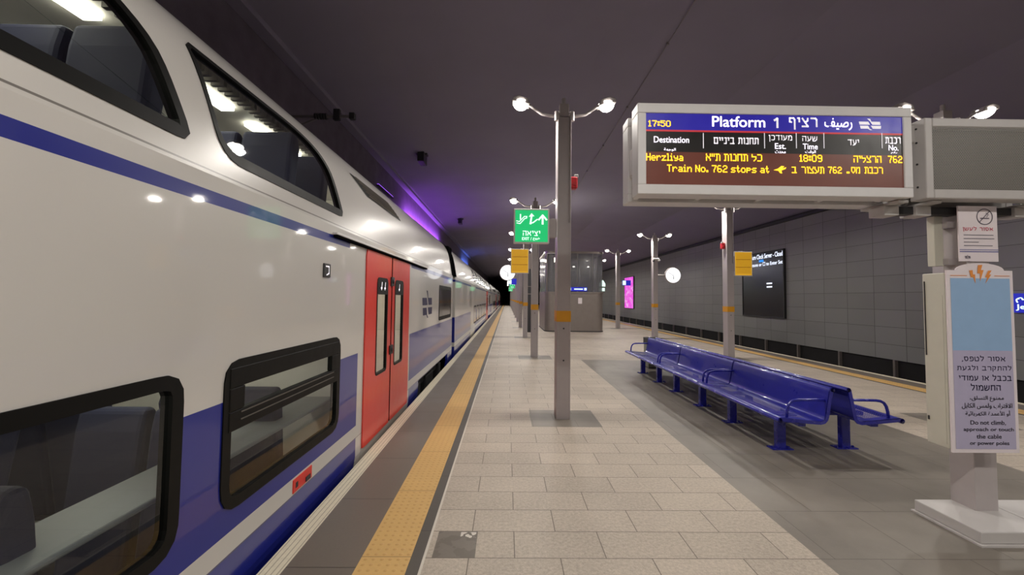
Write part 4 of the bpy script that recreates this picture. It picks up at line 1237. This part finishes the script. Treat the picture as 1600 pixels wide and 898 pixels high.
t = thing('station_name_sign', 'blue lit station name sign on the right wall behind the poster', 'sign', (12.3, 8.55, 1.48))
MB().box(-.07, 0, -1.06, 1.06, 0, .46).build('panel', M['blue_sign'], t, bevel=.01)
fn = lambda u, v: (-.073, 1.06-u, v); mb = MB()
text(mb, arabic('اورشليم'), .06, .95, .24, .42, fn, .03); text(mb, 'Jerusalem', .06, .95, .05, .20, fn, .03); text(mb, hebrew('ירושלים'), 1.1, 2.0, .12, .34, fn, .03)
mb.build('lettering', M['sign_white'], t)

# ------------------------------------------------------------------ overhead line and wall lamps by the train, some added unseen
t = thing('catenary_bracket', 'thin overhead line bracket reaching out above the train roof', 'bracket', (-4.9, 7.5, 5.05))
MB().tube([(0, 0, 0), (1.95, 0, .03)], .028, 10).build('arm', M['pole_dark'], t)
MB().tube([(0, 0, -.55), (1.35, 0, .0)], .02, 8).build('strut', M['pole_dark'], t)
mb = MB()
for k in range(5): mb.tube([(1.25+k*.05, 0, .02), (1.275+k*.05, 0, .02)], .06, 12)
mb.build('insulator', M['dark'], t)
mb = MB(); mb.box(1.6, 1.72, -.04, .04, -.05, .16); mb.box(1.9, 2.0, -.05, .05, -.03, .09); mb.build('clamp', M['dark'], t, bevel=.01)
MB().box(-.0, .04, -.08, .08, -.65, .12).build('wall_plate', M['dark'], t)
for k, y in enumerate((14.8, 27.0)):
    t = thing('ceiling_hanger', ('nearer', 'farther')[k]+' small dark hanger box on the ceiling above the train', 'hanger', (-3.2, y, 6.985), 'dark hangers on the ceiling')
    MB().box(-.12, .12, -.3, .3, -.34, .02).build('box', M['dark'], t, bevel=.02)
    MB().box(-.2, .2, -.12, .12, -.04, .02).build('plate', M['dark'], t)
for k, y in enumerate((2.0,)):
    t = thing('ceiling_conduit', 'thin dark cable conduit running along the ceiling over the platform', 'conduit', (0, 0, 0))
    MB().tube([(3.4, -10, 7.2), (3.4, 60, 7.2)], .010, 8).build('pipe', M['pole_dark'], t)
    mb = MB()
    for q in range(24): mb.box(3.375, 3.425, -9+q*2.9, -8.95+q*2.9, 7.18, 7.25)
    mb.build('clip', M['pole_dark'], t)
def washer(y, z, L, label, m):
    t = thing('wall_wash_lamp', label, 'lamp', (-4.9, y, z))
    MB().box(0, .10, -.04, L+.04, -.05, .0).build('housing', M['dark'], t)
    MB().box(.02, .09, 0, L, -.0, .035).build('tube', m, t)
def added_wash_bar(ya, yb, z, colr, power, label):  # unseen lamp added to throw a coloured glow on the left wall
    L = yb-ya
    t = thing('unseen_wash_lamp', label, 'lamp', (-4.9, (ya+yb)/2, z))
    MB().box(.44, .52, -L/2, L/2, -.04, .04).build('housing', M['dark'], t)
    for k in range(4):
        y = -L/2+.4+k*(L-.8)/3
        MB().tube([(.012, y, -.02), (.45, y, -.02)], .018, 8).build('arm', M['dark'], t)  # arm made for the added unseen lamp
    ld = bpy.data.lights.new('added_wash_light', 'AREA'); ld.shape = 'RECTANGLE'; ld.size = L; ld.size_y = .06; ld.energy = power; ld.color = colr
    lo = bpy.data.objects.new('added_wash_light', ld); COL.objects.link(lo); lo.parent = t
    # the long side lies along the wall, the light faces the wall
    lo.matrix_local = Matrix(((0, 0, 1, .43), (1, 0, 0, 0), (0, 1, 0, .0), (0, 0, 0, 1)))
washer(14.9, 5.86, 1.9, 'purple lamp tube on the left wall, above the train roof', M['purple_glow'])
added_wash_bar(19.0, 28.5, 5.28, (.45, .12, 1.0), 900, 'unseen long purple wash lamp added behind the train, lighting the upper left wall')
M['blue_glow'] = glow('blue lamp tube', (70, 90, 235), 1.2)
added_wash_bar(43.0, 50.0, 5.28, (.12, .25, 1.0), 350, 'unseen blue wash lamp added far along the left wall, behind the train')
